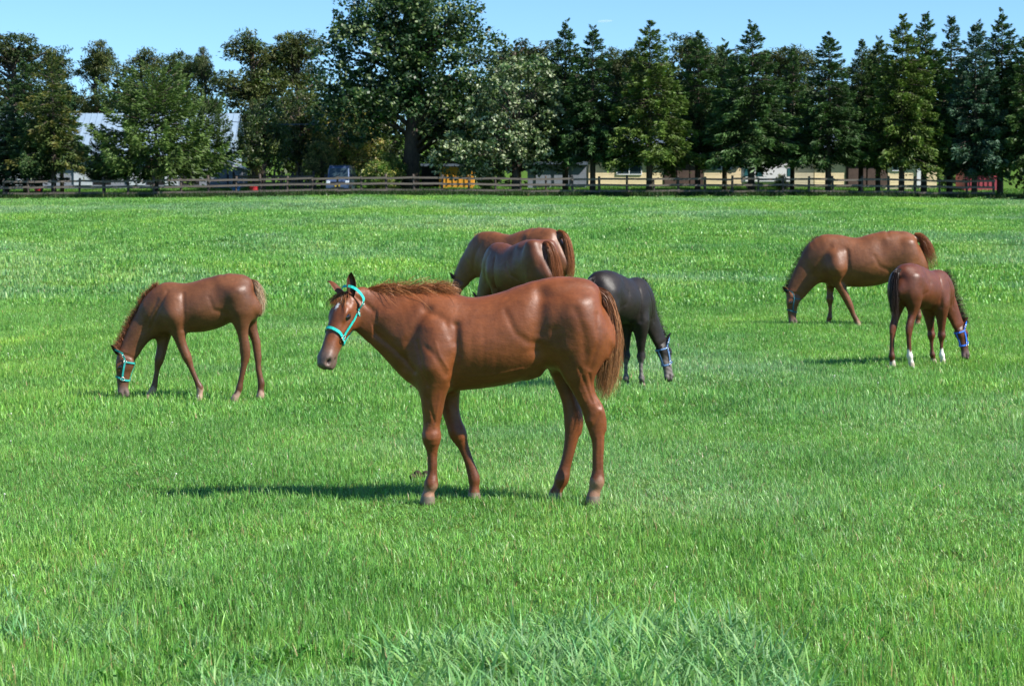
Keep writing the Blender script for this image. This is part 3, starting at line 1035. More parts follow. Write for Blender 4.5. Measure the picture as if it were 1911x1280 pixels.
# ---- the chestnut foal in front, standing side on, head turned to the camera
tr = Trace(940, 944, 295.0)
torso = tr.torso([(1136, 560, 640, .07), (1112, 540, 690, .15), (1080, 524, 700, .195), (1040, 521, 695, .205), (1000, 531, 694, .195), (950, 549, 719, .205), (900, 559, 730, .212),
                  (850, 560, 735, .20), (805, 560, 739, .165), (772, 580, 730, .135), (752, 610, 712, .10)])
neck = tr.neck([(812, 640, 82, .12, 0), (775, 628, 76, .105, 0), (738, 612, 62, .080, .005), (705, 595, 50, .062, .015), (676, 578, 41, .050, .03), (660, 564, 33, .044, .04)])
px, pz = tr.xz(655, 553)
Hm = Head((px, .045, pz), (.33, .38, -.84), 0.515, (0, 0, 1))
nf = tr.leg([(822, 625, 26, .7), (815, 670, 36, 1.0), (812, 705, 33, 1.0), (809, 740, 24.5, 1.0), (808, 770, 20, .95), (806, 798, 15.8, .9), (806, 820, 18.2, 1.02), (807, 845, 10.6, .85), (807.5, 870, 9.2, .85), (807, 890, 9.6, .85), (805, 907, 13.6, 1.0), (801, 920, 10.2, .95), (799, 931, 13, 1.0), (798, 943, 14.5, 1.0)], .115, .095)
ff = tr.leg([(822, 625, 26, .7), (822, 670, 34, 1.0), (828, 705, 31, 1.0), (835, 740, 23, 1.0), (839, 770, 17.5, .95), (846, 797, 15.6, .95), (854, 819, 16.8, 1.02), (864, 843, 10.2, .85), (874, 870, 9.2, .85), (880, 888, 10.4, .85), (884, 904, 11.4, .9), (884, 918, 9.6, .95), (884, 929, 11, 1), (884, 940, 13, 1.0)], -.115, -.09)
nh = tr.leg([(1078, 575, 36, .9), (1084, 625, 49, .75), (1082, 665, 45, .75), (1080, 695, 35, .8), (1085, 720, 24, .85), (1094, 745, 19, .85), (1105, 766, 20.5, .72), (1110, 786, 19.5, .70), (1113, 806, 15.5, .75), (1116, 830, 11.6, .85), (1115.5, 860, 10.8, .85), (1115.5, 885, 11.2, .85), (1114, 902, 14.4, .95), (1110, 918, 11.2, .9), (1107, 931, 13, 1), (1106, 944, 15, 1.0)], .115, .085)
fh = tr.leg([(1066, 575, 36, .9), (1064, 625, 46, .75), (1058, 665, 42, .75), (1055, 695, 32, .8), (1056, 722, 20, .85), (1063, 750, 16, .85), (1069, 774, 17.5, .72), (1071, 796, 17.5, .7), (1069, 817, 14.5, .75), (1064, 847, 11.4, .85), (1056, 880, 10.8, .85), (1050, 903, 13.8, .95), (1043, 920, 10.8, .9), (1038, 930, 12, 1), (1036, 941, 14, 1)], -.115, -.085)
sc_main = [('l', [(1072, 580), (1086, 620), (1092, 680)], .026, -.006), ('l', [(1034, 620), (1046, 660), (1062, 700)], .032, -.006), ('g', (1112, 640), (.05, .09), .010),
           ('l', [(792, 580), (832, 600), (848, 640)], .024, -.006), ('g', (800, 610), (.07, .06), .008), ('l', [(690, 618), (735, 655), (775, 695)], .018, -.009), ('g', (725, 590), (.10, .05), .008),
           ('l', [(882, 620), (880, 700)], .018, -.0012), ('l', [(905, 620), (902, 705)], .018, -.0014), ('l', [(928, 620), (926, 705)], .018, -.0012),
           ('l', [(880, 705), (930, 700), (975, 690)], .007, .0035), ('l', [(798, 650), (816, 668), (832, 700)], .020, -.005), ('l', [(815, 640), (822, 665), (838, 690)], .007, .003),
           ('l', [(822, 742), (816, 775), (812, 800)], .007, .003), ('l', [(1084, 700), (1078, 725), (1090, 752)], .007, .0035), ('l', [(798, 742), (800, 790)], .010, -.004),
           ('g', (796, 818), (.016, .03), .006), ('l', [(1098, 700), (1108, 740), (1118, 762)], .009, -.006), ('g', (1100, 790), (.02, .03), .005), ('g', (1010, 640), (.035, .035), .008),
           ('l', [(800, 580), (782, 605), (765, 640), (752, 690)], .030, -.012), ('g', (815, 640), (.12, .13), .016), ('g', (800, 690), (.07, .06), .014),
           ('l', [(852, 610), (855, 660), (845, 715)], .026, -.018), ('g', (838, 708), (.05, .05), .010), ('l', [(780, 640), (790, 680), (800, 720)], .012, -.006),
           ('l', [(1008, 548), (1006, 600), (1003, 655)], .05, -.022), ('g', (1062, 590), (.12, .14), .014), ('g', (1092, 600), (.08, .10), .008), ('g', (1025, 556), (.06, .03), -.009),
           ('g', (960, 590), (.11, .14), .008), ('l', [(945, 585), (962, 625), (985, 640), (1004, 645)], .022, -.006),
           ('g', (1050, 655), (.06, .06), .010), ('l', [(1112, 590), (1114, 640), (1100, 690)], .016, -.006), ('l', [(1080, 690), (1095, 730), (1104, 752)], .010, -.005),
           ('l', [(1118, 775), (1105, 800)], .010, -.004), ('g', (1122, 770), (.03, .03), .005), ('l', [(812, 850), (811, 890)], .006, -.003), ('l', [(1118, 820), (1118, 880)], .006, -.003),
           ('l', [(800, 745), (812, 790)], .008, -.004), ('g', (905, 660), (.2, .13), .006), ('l', [(690, 610), (735, 645), (752, 672)], .03, -.006)]
pen = Tube([(*tr.xz(988, 700)[:1], 0, tr.xz(988, 700)[1], .045, .045, .045), (tr.xz(1004, 699)[0], 0, tr.xz(1004, 699)[1], .03, .035, .035)], (0, 0, 1), .05, 1)
dock = Tube([(*[tr.xz(1105, 552)[0]], 0, tr.xz(1105, 552)[1], .035, .035, .035), (tr.xz(1128, 562)[0], 0, tr.xz(1128, 562)[1], .028, .026, .026), (tr.xz(1141, 590)[0], 0, tr.xz(1141, 590)[1], .02, .018, .018), (tr.xz(1146, 630)[0], 0, tr.xz(1146, 630)[1], .012, .012, .012)], (0, 1, 0), .03, 2)
M_TURQ = mat_plain('turquoise_webbing', (0.02, 0.50, 0.42), 0.6, 0.18, 30, 0.3)
M_TEAL = mat_plain('teal_webbing', (0.02, 0.33, 0.29), 0.6, 0.18, 30, 0.3)
M_DTEAL = mat_plain('dark_teal_webbing', (0.012, 0.10, 0.13), 0.6, 0.18, 30, 0.3)
M_BLUE = mat_plain('blue_webbing', (0.03, 0.16, 0.72), 0.6, 0.18, 30, 0.3)
M_LBLUE = mat_plain('pale_blue_webbing', (0.09, 0.18, 0.34), 0.6, 0.18, 30, 0.3)
tp_ = lambda rows: [(*[tr.xz(x, y)[0]], yy, tr.xz(x, y)[1], w, wy) for x, y, yy, w, wy in rows]
pm = at(940, 944, 12.6)
zmain = float(gz(pm.x, pm.y))
PALE = (0.25, 0.13, 0.08)
make_horse('foal', 'chestnut foal with a turquoise halter and a small white star, standing with raised head', 'foal', None, tr, torso, neck, Hm, [nf, ff, nh, fh], sc_main,
           dict(base=CH, leg=CH * .72, leg_z=.50, muzzle=(0.120, 0.083, 0.068), socks={0: (.12, PALE), 2: (.16, PALE)}), ((0.20, 0.060, 0.018), (0.40, 0.17, 0.06)),
           dict(n=1700, frizz=.006, path=tp_([(1112, 547, 0, .025, .03), (1130, 560, 0, .04, .045), (1142, 600, 0, .04, .06), (1142, 650, 0, .055, .07), (1135, 700, 0, .065, .07), (1126, 746, 0, .045, .055)]), c0=(0.20, 0.058, 0.017), c1=(0.44, 0.22, 0.09), var=.45, dark=.2),
           (pm.x, 12.6, zmain), math.pi, 0.0085, (pen, dock), M_TURQ, paint=[star((.235, -.005, .1), (.055, .030), (.85, .82, .78))],
           mane=dict(n=2200, len=.17, up=.80, back=.75, side=.02, droop=.50, span=(.14, .95), prof=[.55, 1.1, .75]), forelock=dict(n=340, len=.13, dir=(.30, -.25, .40)),
           ears={1: dict(base=(.03, .080, .06), dir=(-.72, .05, .45), face=(.55, .85, .1)), -1: dict(base=(.04, .085, .06), dir=(-.45, .95, .50), face=(.75, .45, .1))}, seed=3)

# ---- legs that the other horses borrow, centred under elbow and hip
zero = lambda rows, x: [(r[0] - x, *r[1:]) for r in rows]
LF = zero(nf, tr.xz(810, 0)[0])
LH = zero(nh, tr.xz(1085, 0)[0])

# ---- foal grazing on the left
def graze_foal(name, label, group, sc, legs_fn, loc, rz, coat, hair, tail, halter, mirror=False, head_dir=(.05, .06, -1), mat=None, paint=None, voxel=.013, seed=2, mane=None, buckles=True, poll_y=0.0):
    t = Trace(375, 750, sc)
    torso = t.torso([(478, 530, 584, .10), (467, 523, 602, .15), (447, 512, 606, .185), (425, 511, 600, .19), (400, 517, 614, .195), (375, 525, 621, .20), (350, 529, 622, .18), (325, 530, 625, .155), (306, 540, 625, .135), (290, 566, 618, .09)])
    neck = t.neck([(322, 568, 36, .12, 0), (296, 584, 33, .10, 0), (270, 610, 27, .080, 0), (252, 638, 22, .060, poll_y * .5), (240, 660, 19, .048, poll_y), (233, 670, 15, .042, poll_y)])
    x, z = t.xz(229, 658)
    H = Head((x, poll_y, z), head_dir, .475, (1, 0, .1))
    sc_f = [('l', [(318, 545), (300, 580), (285, 612)], .018, -.010), ('g', (325, 585), (.11, .13), .014), ('l', [(348, 550), (350, 590), (347, 615)], .022, -.012),
            ('g', (407, 545), (.07, .10), -.012), ('g', (440, 545), (.11, .12), .012), ('l', [(397, 555), (405, 578), (428, 585)], .022, -.006), ('g', (452, 585), (.07, .07), .008),
            ('l', [(300, 560), (270, 620)], .018, -.006), ('g', (418, 530), (.05, .04), .006), ('g', (375, 585), (.2, .13), .006)]
    legs = legs_fn(t)
    tl = dict(tail)
    tl['path'] = [(t.xz(a, b)[0], yy, t.xz(a, b)[1], w, wy) for a, b, yy, w, wy in tail['path']]
    dk = Tube([(*[t.xz(470, 530)[0]], 0, t.xz(470, 530)[1], .03, .03, .03), (t.xz(484, 540)[0], 0, t.xz(484, 540)[1], .02, .02, .02)], (0, 1, 0), .03, 1)
    return make_horse(name, label, 'foal', group, t, torso, neck, H, legs, sc_f, coat, hair, tl, loc, rz, voxel, (dk,), halter, mat, paint, mane, None, None, mirror, buckles, seed)

def legs_left(t):
    nf = t.leg([(330, 560, 18, .8), (332, 590, 22, 1.0), (336, 615, 15, 1.0), (341, 639, 10.5, .95), (352, 667, 9.0, 1.0), (359, 686, 5.6, .9), (369, 710, 5.3, .9), (375, 724, 7.2, .95), (375, 735, 5.6, .95), (374, 743, 7, 1), (373, 752, 8, 1)], .11, .07)
    ff = t.leg([(318, 560, 18, .8), (312, 590, 22, 1.0), (307, 618, 14, 1.0), (301, 649, 10.5, .95), (295, 674, 9.0, 1.0), (291, 691, 5.3, .9), (287, 714, 5.3, .9), (284, 727, 7, .9), (278, 737, 6, .95), (273, 744, 7, 1), (270, 752, 8, 1)], -.11, -.08)
    nh = t.leg([(447, 545, 22, .9), (452, 575, 25, .75), (454, 600, 17, .8), (456, 622, 11, .85), (459, 640, 10.5, .8), (460, 655, 10.6, .72), (459, 674, 7.2, .78), (455, 696, 5.6, .85), (451, 714, 5.6, .85), (449, 724, 6.6, .9), (445, 735, 6, .95), (441, 742, 7, 1), (439, 749, 8, 1)], .11, .075)
    fh = t.leg([(447, 545, 22, .9), (456, 575, 24, .75), (463, 600, 16, .8), (472, 625, 10, .85), (477, 641, 9.2, .78), (478, 654, 8.2, .72), (480, 674, 6.2, .8), (481, 690, 5.8, .85), (484, 706, 5.8, .85), (486, 717, 7, .9), (485, 728, 6, .95), (485, 735, 7, 1), (484, 743, 8, 1)], -.11, -.085)
    return [nf, ff, nh, fh]

dl = 20.4
pl = at(375, 750, dl)
scl_l = FPX / dl
BR = np.array((0.125, 0.045, 0.0180))
PINK = (0.40, 0.25, 0.19)
graze_foal('foal', 'brown foal with a teal halter and flaxen tail, grazing alone with one foreleg stretched back', None, scl_l, legs_left, (pl.x, dl, float(gz(pl.x, dl))), math.pi,
           dict(base=BR, leg=BR * .75, leg_z=.45, muzzle=(0.15, 0.11, 0.10), socks={0: (.14, PINK), 1: (.14, PINK), 2: (.10, PINK), 3: (.10, PINK)}, hoof=(0.34, 0.24, 0.17)),
           ((0.16, 0.050, 0.020), (0.33, 0.13, 0.055)),
           dict(n=800, frizz=.006, path=[(470, 525, 0, .02, .02), (478, 531, 0, .035, .035), (485, 547, 0, .035, .045), (486, 568, 0, .05, .055), (483, 588, 0, .04, .045)], c0=(0.22, 0.08, 0.03), c1=(0.66, 0.50, 0.32), var=.3, dark=.12),
           M_TEAL, mane=dict(n=1300, len=.075, up=.9, back=.55, side=.05, droop=.35, span=(.05, .93), prof=[.7, 1.0, .9]), seed=5, poll_y=.02)

def std_legs(dx_f=(0, 0), dx_h=(0, 0), k=0.88, hk=0.88):
    """four legs stood under a grazing foal: fore (left, right), hind (left, right) foot offsets"""
    def fn(t):
        fx, hx = t.xz(330, 0)[0], t.xz(452, 0)[0]
        L = []
        for sg, d in ((1, dx_f[0]), (-1, dx_f[1])):
            L.append(shear(LF, fx, fx + d, k, (sg * .11, sg * .085)))
        for sg, d in ((1, dx_h[0]), (-1, dx_h[1])):
            L.append(shear(LH, hx, hx + d, hk, (sg * .115, sg * .09)))
        return L
    return fn

# ---- bay foal grazing on the right, seen from behind
dr = 25.6
pr = at(1722, 684, dr)
BAY = np.array((0.098, 0.025, 0.0082))
WHT = (0.72, 0.68, 0.63)
graze_foal('foal', 'dark bay foal with a bright blue halter and white socks, grazing beside the mare', None, FPX / dr * 1.26, std_legs((.09, .05), (-.05, .10), .86, .90), (pr.x, dr, float(gz(pr.x, dr))), math.radians(44),
           dict(base=BAY, leg=BAY * .62, leg_z=.40, muzzle=(0.12, 0.08, 0.075), socks={1: (.19, WHT), 3: (.20, WHT), 2: (.06, (0.5, 0.45, 0.4))}, hoof=(0.45, 0.38, 0.30)),
           ((0.030, 0.014, 0.010), (0.060, 0.025, 0.014)),
           dict(n=620, path=[(470, 526, 0, .02, .03), (486, 534, 0, .035, .045), (494, 560, 0, .04, .055), (494, 600, 0, .05, .06), (490, 645, 0, .035, .045)], c0=(0.030, 0.014, 0.010), c1=(0.050, 0.026, 0.018), var=.4, dark=.3),
           M_BLUE, mane=dict(n=600, len=.11, up=.8, back=.3, side=-.5, droop=.5, span=(.05, .93)), seed=9, head_dir=(.10, -.16, -1), poll_y=-.04)

# ---- black foal grazing behind the chestnut one
db = 21.9
pb = at(1158, 728, db)
BLK = np.array((0.0150, 0.0105, 0.0088))
GRY = (0.24, 0.21, 0.20)
def dusty(V, ls, onhead):
    w = (V[:, 2] < 0.36) * (V[:, 0] > 0) * (0.35 + .5 * np.sin(V[:, 2] * 60 + V[:, 0] * 40) ** 2) * np.clip((0.36 - V[:, 2]) / .08, 0, 1) * np.clip((V[:, 2] - .06) / .03, 0, 1)
    return w * .8, GRY
graze_foal('foal', 'black foal with a pale blue halter and dusty grey forelegs, grazing behind the chestnut foal', None, FPX / db * 1.07, std_legs((-.02, .04), (-.05, .05), .82, .86), (pb.x, db, float(gz(pb.x, db))), math.radians(54),
           dict(base=BLK, leg=(0.03, 0.022, 0.02), leg_z=.40, muzzle=(0.035, 0.030, 0.030), hoof=(0.30, 0.22, 0.17)),
           ((0.010, 0.007, 0.007), (0.018, 0.012, 0.010)),
           dict(n=400, path=[(470, 526, 0, .02, .03), (486, 536, 0, .03, .04), (493, 560, 0, .03, .045), (493, 600, 0, .04, .05), (490, 630, 0, .03, .03)], c0=(0.012, 0.008, 0.008), c1=(0.02, 0.014, 0.012), var=.4),
           M_LBLUE, mane=dict(n=500, len=.07, up=.8, back=.4, side=-.3, droop=.5, span=(.03, .8)), seed=12, head_dir=(.02, -.22, -1), poll_y=-.05, mat=M_COATB, paint=[dusty])

# ---- three mares
def graze_mare(name, label, group, sc, loc, rz, coat, hair, tailp, halter, legs_fn, mirror=False, head_dir=(.0, .05, -1), paint=None, seed=20, mane=None, voxel=.017, up=0.0):
    t = Trace(1615, 621, sc)
    torso = t.torso([(1716, 455, 522, .15), (1703, 450, 538, .23), (1682, 444, 545, .275), (1655, 443, 538, .285), (1630, 449, 546, .305), (1605, 456, 549, .315), (1580, 455, 548, .295), (1556, 450, 548, .245), (1536, 457, 546, .20), (1522, 482, 538, .13)])
    neck = t.neck([(1550, 490, 39, .17, 0), (1528, 503, 36, .14, 0), (1508, 523 - up * .5, 28, .11, 0), (1493, 545 - up * .85, 22, .085, 0), (1484, 560 - up, 18.5, .07, 0), (1478, 568 - up, 14, .055, 0)])
    x, z = t.xz(1475, 557 - up)
    H = Head((x, 0, z), head_dir, .60, (1, 0, .1))
    s_ = [('l', [(1545, 472), (1530, 497), (1520, 528)], .05, -.010), ('g', (1553, 505), (.15, .2), .018), ('l', [(1576, 480), (1578, 515), (1568, 538)], .035, -.018), ('g', (1640, 475), (.10, .14), -.016),
          ('g', (1675, 480), (.16, .18), .016), ('l', [(1625, 490), (1636, 510), (1655, 518)], .035, -.008), ('g', (1648, 458), (.07, .05), .010), ('g', (1605, 510), (.3, .2), .012), ('g', (1690, 515), (.1, .1), .01)]
    mdock = Tube([(t.xz(1698, 456)[0], 0, t.xz(1698, 456)[1], .06, .05, .05), (t.xz(1713, 459)[0], 0, t.xz(1713, 459)[1], .04, .04, .04), (t.xz(1720, 474)[0], 0, t.xz(1720, 474)[1], .03, .03, .03)], (0, 1, 0), .04, 2)
    tl = dict(tailp); tl['path'] = [(t.xz(a, b)[0], yy, t.xz(a, b)[1], w, wy) for a, b, yy, w, wy in tailp['path']]
    return make_horse(name, label, 'horse', group, t, torso, neck, H, legs_fn(t), s_, coat, hair, tl, loc, rz, voxel, (mdock,), halter, None, paint, mane, None, None, mirror, False, seed)

def mare_legs(near_fore=None, far_dx=(0, 0), hind_dx=(0, 0)):
    def fn(t):
        fx, hx = t.xz(1556, 0)[0], t.xz(1692, 0)[0]
        L = []
        if near_fore:
            L.append(t.leg([(1556, 490, 18, 1.0), (1558, 515, 22, 1.1), (1562, 538, 12, 1.0), (1573, 560, 8, 1.0), (1584, 582, 6.4, 1.0), (1590, 598, 4.6, .95), (1596, 609, 5.2, .95), (1599, 615, 5.5, 1.0), (1600, 622, 6.6, 1.0)], .15, .11))
        else:
            L.append(shear(LF, fx, fx + far_dx[1], 1.10, (.15, .12)))
        L.append(shear(LF, fx + .04, fx + .04 + far_dx[0], 1.10, (-.15, -.12)))
        for sg, d in ((1, hind_dx[0]), (-1, hind_dx[1])):
            L.append(shear(LH, hx, hx + d, 1.15, (sg * .155, sg * .12)))
        return L
    return fn

dm = 34.6
pM = at(1615, 621, dm)
TAN = np.array((0.150, 0.051, 0.0175))
graze_mare('horse', 'chestnut mare with a dark teal halter and swung out tail, grazing by the bay foal', 'chestnut mares', FPX / dm, (pM.x, dm, float(gz(pM.x, dm))), math.pi - .04,
           dict(base=TAN, leg=TAN * .8, leg_z=.5, muzzle=(0.10, 0.075, 0.065), socks={2: (.22, WHT), 3: (.06, PALE), 0: (.10, PALE)}, hoof=(0.3, 0.22, 0.15)),
           ((0.09, 0.026, 0.010), (0.15, 0.045, 0.016)),
           dict(n=700, path=[(1704, 451, 0, .03, .04), (1714, 454, 0, .06, .06), (1723, 464, .02, .08, .08), (1730, 484, .03, .11, .09), (1737, 515, .04, .11, .08)], c0=(0.34, 0.115, 0.036), c1=(0.28, 0.09, 0.03), var=.4, dark=.15),
           M_DTEAL, mare_legs(True, (.0, 0), (.05, -.12)), seed=21, mane=dict(n=500, len=.13, up=.5, back=.2, side=-.9, droop=.6, span=(.03, .93)))
d1 = 32.6
p1 = at(968, 612, d1)
MA = np.array((0.120, 0.037, 0.0135))
graze_mare('horse', 'glossy brown chestnut mare seen from behind, partly hidden by the chestnut foal in front', 'chestnut mares', FPX / d1 * 1.02, (p1.x, d1, float(gz(p1.x, d1))), math.radians(180 - 57),
           dict(base=MA, leg=MA * .7, leg_z=.5), ((0.05, 0.018, 0.010), (0.16, 0.05, 0.02)),
           dict(n=800, path=[(1704, 450, 0, .03, .04), (1715, 455, -.02, .05, .06), (1724, 474, -.05, .06, .09), (1729, 515, -.10, .07, .11), (1727, 570, -.13, .06, .08)], c0=(0.26, 0.080, 0.026), c1=(0.36, 0.13, 0.045), var=.4, dark=.15),
           None, mare_legs(None, (.05, -.05), (.05, -.08)), seed=23, mane=dict(n=400, len=.13, up=.5, back=.2, side=-.9, droop=.6, span=(.03, .93)))
d2 = 36.2
p2 = at(967, 606, d2)
graze_mare('horse', 'light chestnut mare with a white forehead mark, standing behind the glossy brown mare', 'chestnut mares', FPX / d2, (p2.x, d2, float(gz(p2.x, d2))), math.radians(180 - 34),
           dict(base=TAN * 1.02, leg=TAN * .7, leg_z=.5), ((0.30, 0.12, 0.045), (0.42, 0.20, 0.09)),
           dict(n=700, path=[(1704, 450, 0, .03, .04), (1716, 456, 0, .05, .06), (1725, 476, 0, .07, .07), (1730, 515, 0, .08, .08), (1727, 560, 0, .05, .06)], c0=(0.32, 0.11, 0.035), c1=(0.38, 0.15, 0.055), var=.4, dark=.15),
           None, mare_legs(None, (.1, -.1), (.1, -.12)), seed=25, mane=dict(n=400, len=.10, up=.6, back=.2, side=-.7, droop=.5, span=(.03, .93)), paint=[star((.33, .09, .1), (.04, .05))], head_dir=(.0, .25, -1), up=18)
# ------------------------------------------------------------------ fence along the far side of the meadow
FD = 133.6
M_WOOD = mat_plain('weathered_wood', (0.14, 0.115, 0.095), 0.85, 0.35, 2.5, 0.5, stretch=(0.4, 3, 3))
M_WOOD2 = mat_plain('dark_weathered_wood', (0.075, 0.058, 0.048), 0.9, 0.4, 2.5, 0.5, stretch=(3, 3, 0.5))
def xat(px, d):
    return at(px, 360, d).x
def zat(py, d):
    return at(955, py, d).z

def post_mesh(w, h):
    mb = MB()
    mb.tube([(0, 0, -0.3), (0, 0, h * .5), (0.01, 0, h), (0.01, 0, h + 0.02)], [w, w * .97, w * .92, w * .6], 8)
    return mb.mesh('post', M_WOOD2, True)
POSTS = [post_mesh(.085, 1.42), post_mesh(.075, 1.34), post_mesh(.095, 1.50)]
RAIL = {}
def rail_mesh(L):
    k = round(L, 1)
    if k not in RAIL:
        mb = MB()
        mb.box(-L / 2 - .05, L / 2 + .05, -.022, .022, -.065, .065)
        RAIL[k] = mb.mesh('rail', M_WOOD)
    return RAIL[k]

def fence(name, label, px0, px1, step, d, rails, seed, off=0.0):
    rn = random.Random(seed)
    xs_ = []
    px = px0
    while px <= px1:
        xs_.append(xat(px, d)); px += step * rn.uniform(.93, 1.07)
    root = empty(name, (xs_[0], d, float(gz(xs_[0], d))))
    tag(root, label, 'fence')
    prev = None
    for i, x in enumerate(xs_):
        z = float(gz(x, d))
        o = add('post', POSTS[rn.choice((0, 0, 1, 2))], root, (x - xs_[0], rn.uniform(-.04, .04), z - root.location.z), (rn.uniform(-.05, .05), rn.uniform(-.05, .05), rn.random() * 6))
        o.scale.z = rn.uniform(.93, 1.06)
        if prev is not None:
            L = x - prev[0]
            for j, h in enumerate(rails):
                if (i, j) in ((9, 2), (17, 0)) and off == 0: pass
                a, b = prev[1] + h + rn.uniform(-.04, .04), z + h + rn.uniform(-.04, .04)
                r = add('rail', rail_mesh(L), root, ((prev[0] + x) / 2 - xs_[0], -.10 - .012 * (i % 2), (a + b) / 2 - root.location.z), (rn.uniform(-.06, .06), -math.atan2(b - a, L), 0))
                r.scale.x = L / round(L, 1)
        prev = (x, z)
    return root
fence('paddock_fence', 'weathered three rail wooden fence along the far edge of the meadow', 7, 1884, 48.6, FD, (.42, .82, 1.22), 4)
fence('paddock_fence', 'plain wooden fence behind the parked van, in front of the shrubs', 436, 600, 38, 143.5, (.55, 1.05), 9, 1.0)

# rank weeds under the fence, coloured darker to stand for the tree shade
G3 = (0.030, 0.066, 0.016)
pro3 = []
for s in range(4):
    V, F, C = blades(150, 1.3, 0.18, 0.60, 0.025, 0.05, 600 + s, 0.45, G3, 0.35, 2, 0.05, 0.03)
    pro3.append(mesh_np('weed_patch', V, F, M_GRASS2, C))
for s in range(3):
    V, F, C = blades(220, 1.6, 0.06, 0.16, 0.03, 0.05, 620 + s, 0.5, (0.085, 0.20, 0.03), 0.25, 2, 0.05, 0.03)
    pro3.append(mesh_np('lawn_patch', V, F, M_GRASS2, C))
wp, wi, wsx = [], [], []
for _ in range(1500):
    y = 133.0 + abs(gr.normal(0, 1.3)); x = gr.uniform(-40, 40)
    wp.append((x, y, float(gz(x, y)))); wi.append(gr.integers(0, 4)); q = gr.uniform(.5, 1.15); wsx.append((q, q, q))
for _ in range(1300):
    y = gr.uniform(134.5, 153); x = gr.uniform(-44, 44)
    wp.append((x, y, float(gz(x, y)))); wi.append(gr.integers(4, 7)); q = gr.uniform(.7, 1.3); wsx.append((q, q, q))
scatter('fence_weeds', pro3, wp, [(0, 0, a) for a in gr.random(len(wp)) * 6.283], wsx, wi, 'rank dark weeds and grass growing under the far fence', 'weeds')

# ------------------------------------------------------------------ trees
def quads(c, ax, sd, ln, wd):
    """leaf quads: centre c, long axis ax, side sd"""
    a = ax * (ln * .5)[:, None]; b = sd * (wd * .5)[:, None]
    V = np.stack([c - a, c - a * .1 + b, c + a, c - a * .1 - b], 1).reshape(-1, 3)
    k = np.arange(len(c)) * 4
    return V, np.stack([k, k + 1, k + 2, k + 3], 1)

def unit(v):
    return v / (np.linalg.norm(v, axis=-1, keepdims=True) + 1e-9)

def limb_mesh(limbs, name='trunk'):
    mb = MB()
    for P, R, n in limbs:
        mb.tube(P, R, n)
    return mb.mesh(name, M_BARK, True)

def spruce_mesh(seed, H, R, z0=0.10, col=(0.030, 0.075, 0.022), droop=.25, dens=1.0, ragged=.2, power=.85, topthin=1.0, leaf=.26, upturn=.35, tipcol=None, layer=.62):
    """conifer: tiers of boughs, each bough a fan of needle sprays that hangs from its limb"""
    r = np.random.default_rng(seed)
    limbs = [([(0, 0, -.3), (.02, 0, H * .3), (0, .03, H * .7), (0, 0, H)], [H * .018, H * .014, H * .005, .006], 9)]
    tipcol = np.array(tipcol if tipcol is not None else np.array(col) * 2.1)  # sunlit tips put into the colour: the needle green made brighter
    C, A, S, Ln, Wd, Co = [], [], [], [], [], []
    z = z0 * H
    while z < H * .99:
        f = (z - z0 * H) / (H * (1 - z0))
        Rz = (R * ((1 - f) ** power) * (1 if f > .08 else .85 + 1.9 * f) + .06) * topthin
        nb = 9 if f < .7 else 7
        a0 = r.random() * 6.283
        for b in range(nb):
            a = a0 + b * 6.283 / nb + r.normal(0, .18)
            L = max(.14, Rz * (1 + ragged * r.normal()))
            if r.random() < .05: L *= .5
            up0 = (.10 + 1.1 * f ** 3)
            dz = r.normal(0, .16)
            ca, sa = math.cos(a), math.sin(a)
            n = max(18, int((38 + 44 * L) * dens * (.55 + .45 * min(L, 2.2))))
            t = .10 + .90 * r.random(n) ** .6
            wd_ = (.30 * L * np.sin(np.pi * np.clip(t, 0, 1) ** .8) + .06) * (3.1 / nb * 2.2)
            lat = r.uniform(-1, 1, n) * wd_
            zc = z + dz + up0 * L * t - droop * L * t ** 1.5 + upturn * .22 * L * t ** 5
            hang = np.abs(r.normal(0, 1, n)) * (.10 + .10 * L) * (1 - .4 * t)
            c = np.stack([L * t * ca - lat * sa, L * t * sa + lat * ca, zc - hang - .25 * np.abs(lat)], 1)
            out = np.array((ca, sa, 0.0)); lt = np.array((-sa, ca, 0.0))
            ax = unit(out[None] * (.8 + .25 * r.normal(size=(n, 1))) + lt[None] * (np.sign(lat)[:, None] * .6 + .3 * r.normal(size=(n, 1))) + np.array((0, 0, 1.0)) * (-.45 + .3 * r.normal(size=(n, 1)) + .9 * f))
            sd = unit(np.cross(ax, r.normal(size=(n, 3)) + np.array((ca, sa, .5)) * .6))
            lf = leaf * (1 - .45 * f)
            C.append(c); A.append(ax); S.append(sd)
            Ln.append(lf * r.uniform(.65, 1.35, n)); Wd.append(lf * .30 * r.uniform(.7, 1.3, n))
            w = np.clip((t - .70) / .30, 0, 1)[:, None] * r.uniform(.2, 1, (n, 1))
            Co.append((np.array(col) * (1 - w) + tipcol * w) * r.uniform(.75, 1.25, (n, 1)) * r.uniform(.8, 1.2))
            if L > .8 and b % 2 == 0:
                limbs.append(([(0, 0, z + dz), (L * .45 * ca, L * .45 * sa, z + dz + up0 * L * .45 - droop * L * .30), (L * .85 * ca, L * .85 * sa, z + dz + up0 * L * .85 - droop * L * .80)], [.04, .028, .012], 4))
        z += layer * (1 - .55 * f) * r.uniform(.85, 1.15)
    C, A, S = map(np.concatenate, (C, A, S)); Ln = np.concatenate(Ln); Wd = np.concatenate(Wd); Co = np.concatenate(Co)
    V, F = quads(C, A, S, Ln, Wd)
    return limb_mesh(limbs), V, F, np.repeat(Co, 4, 0)

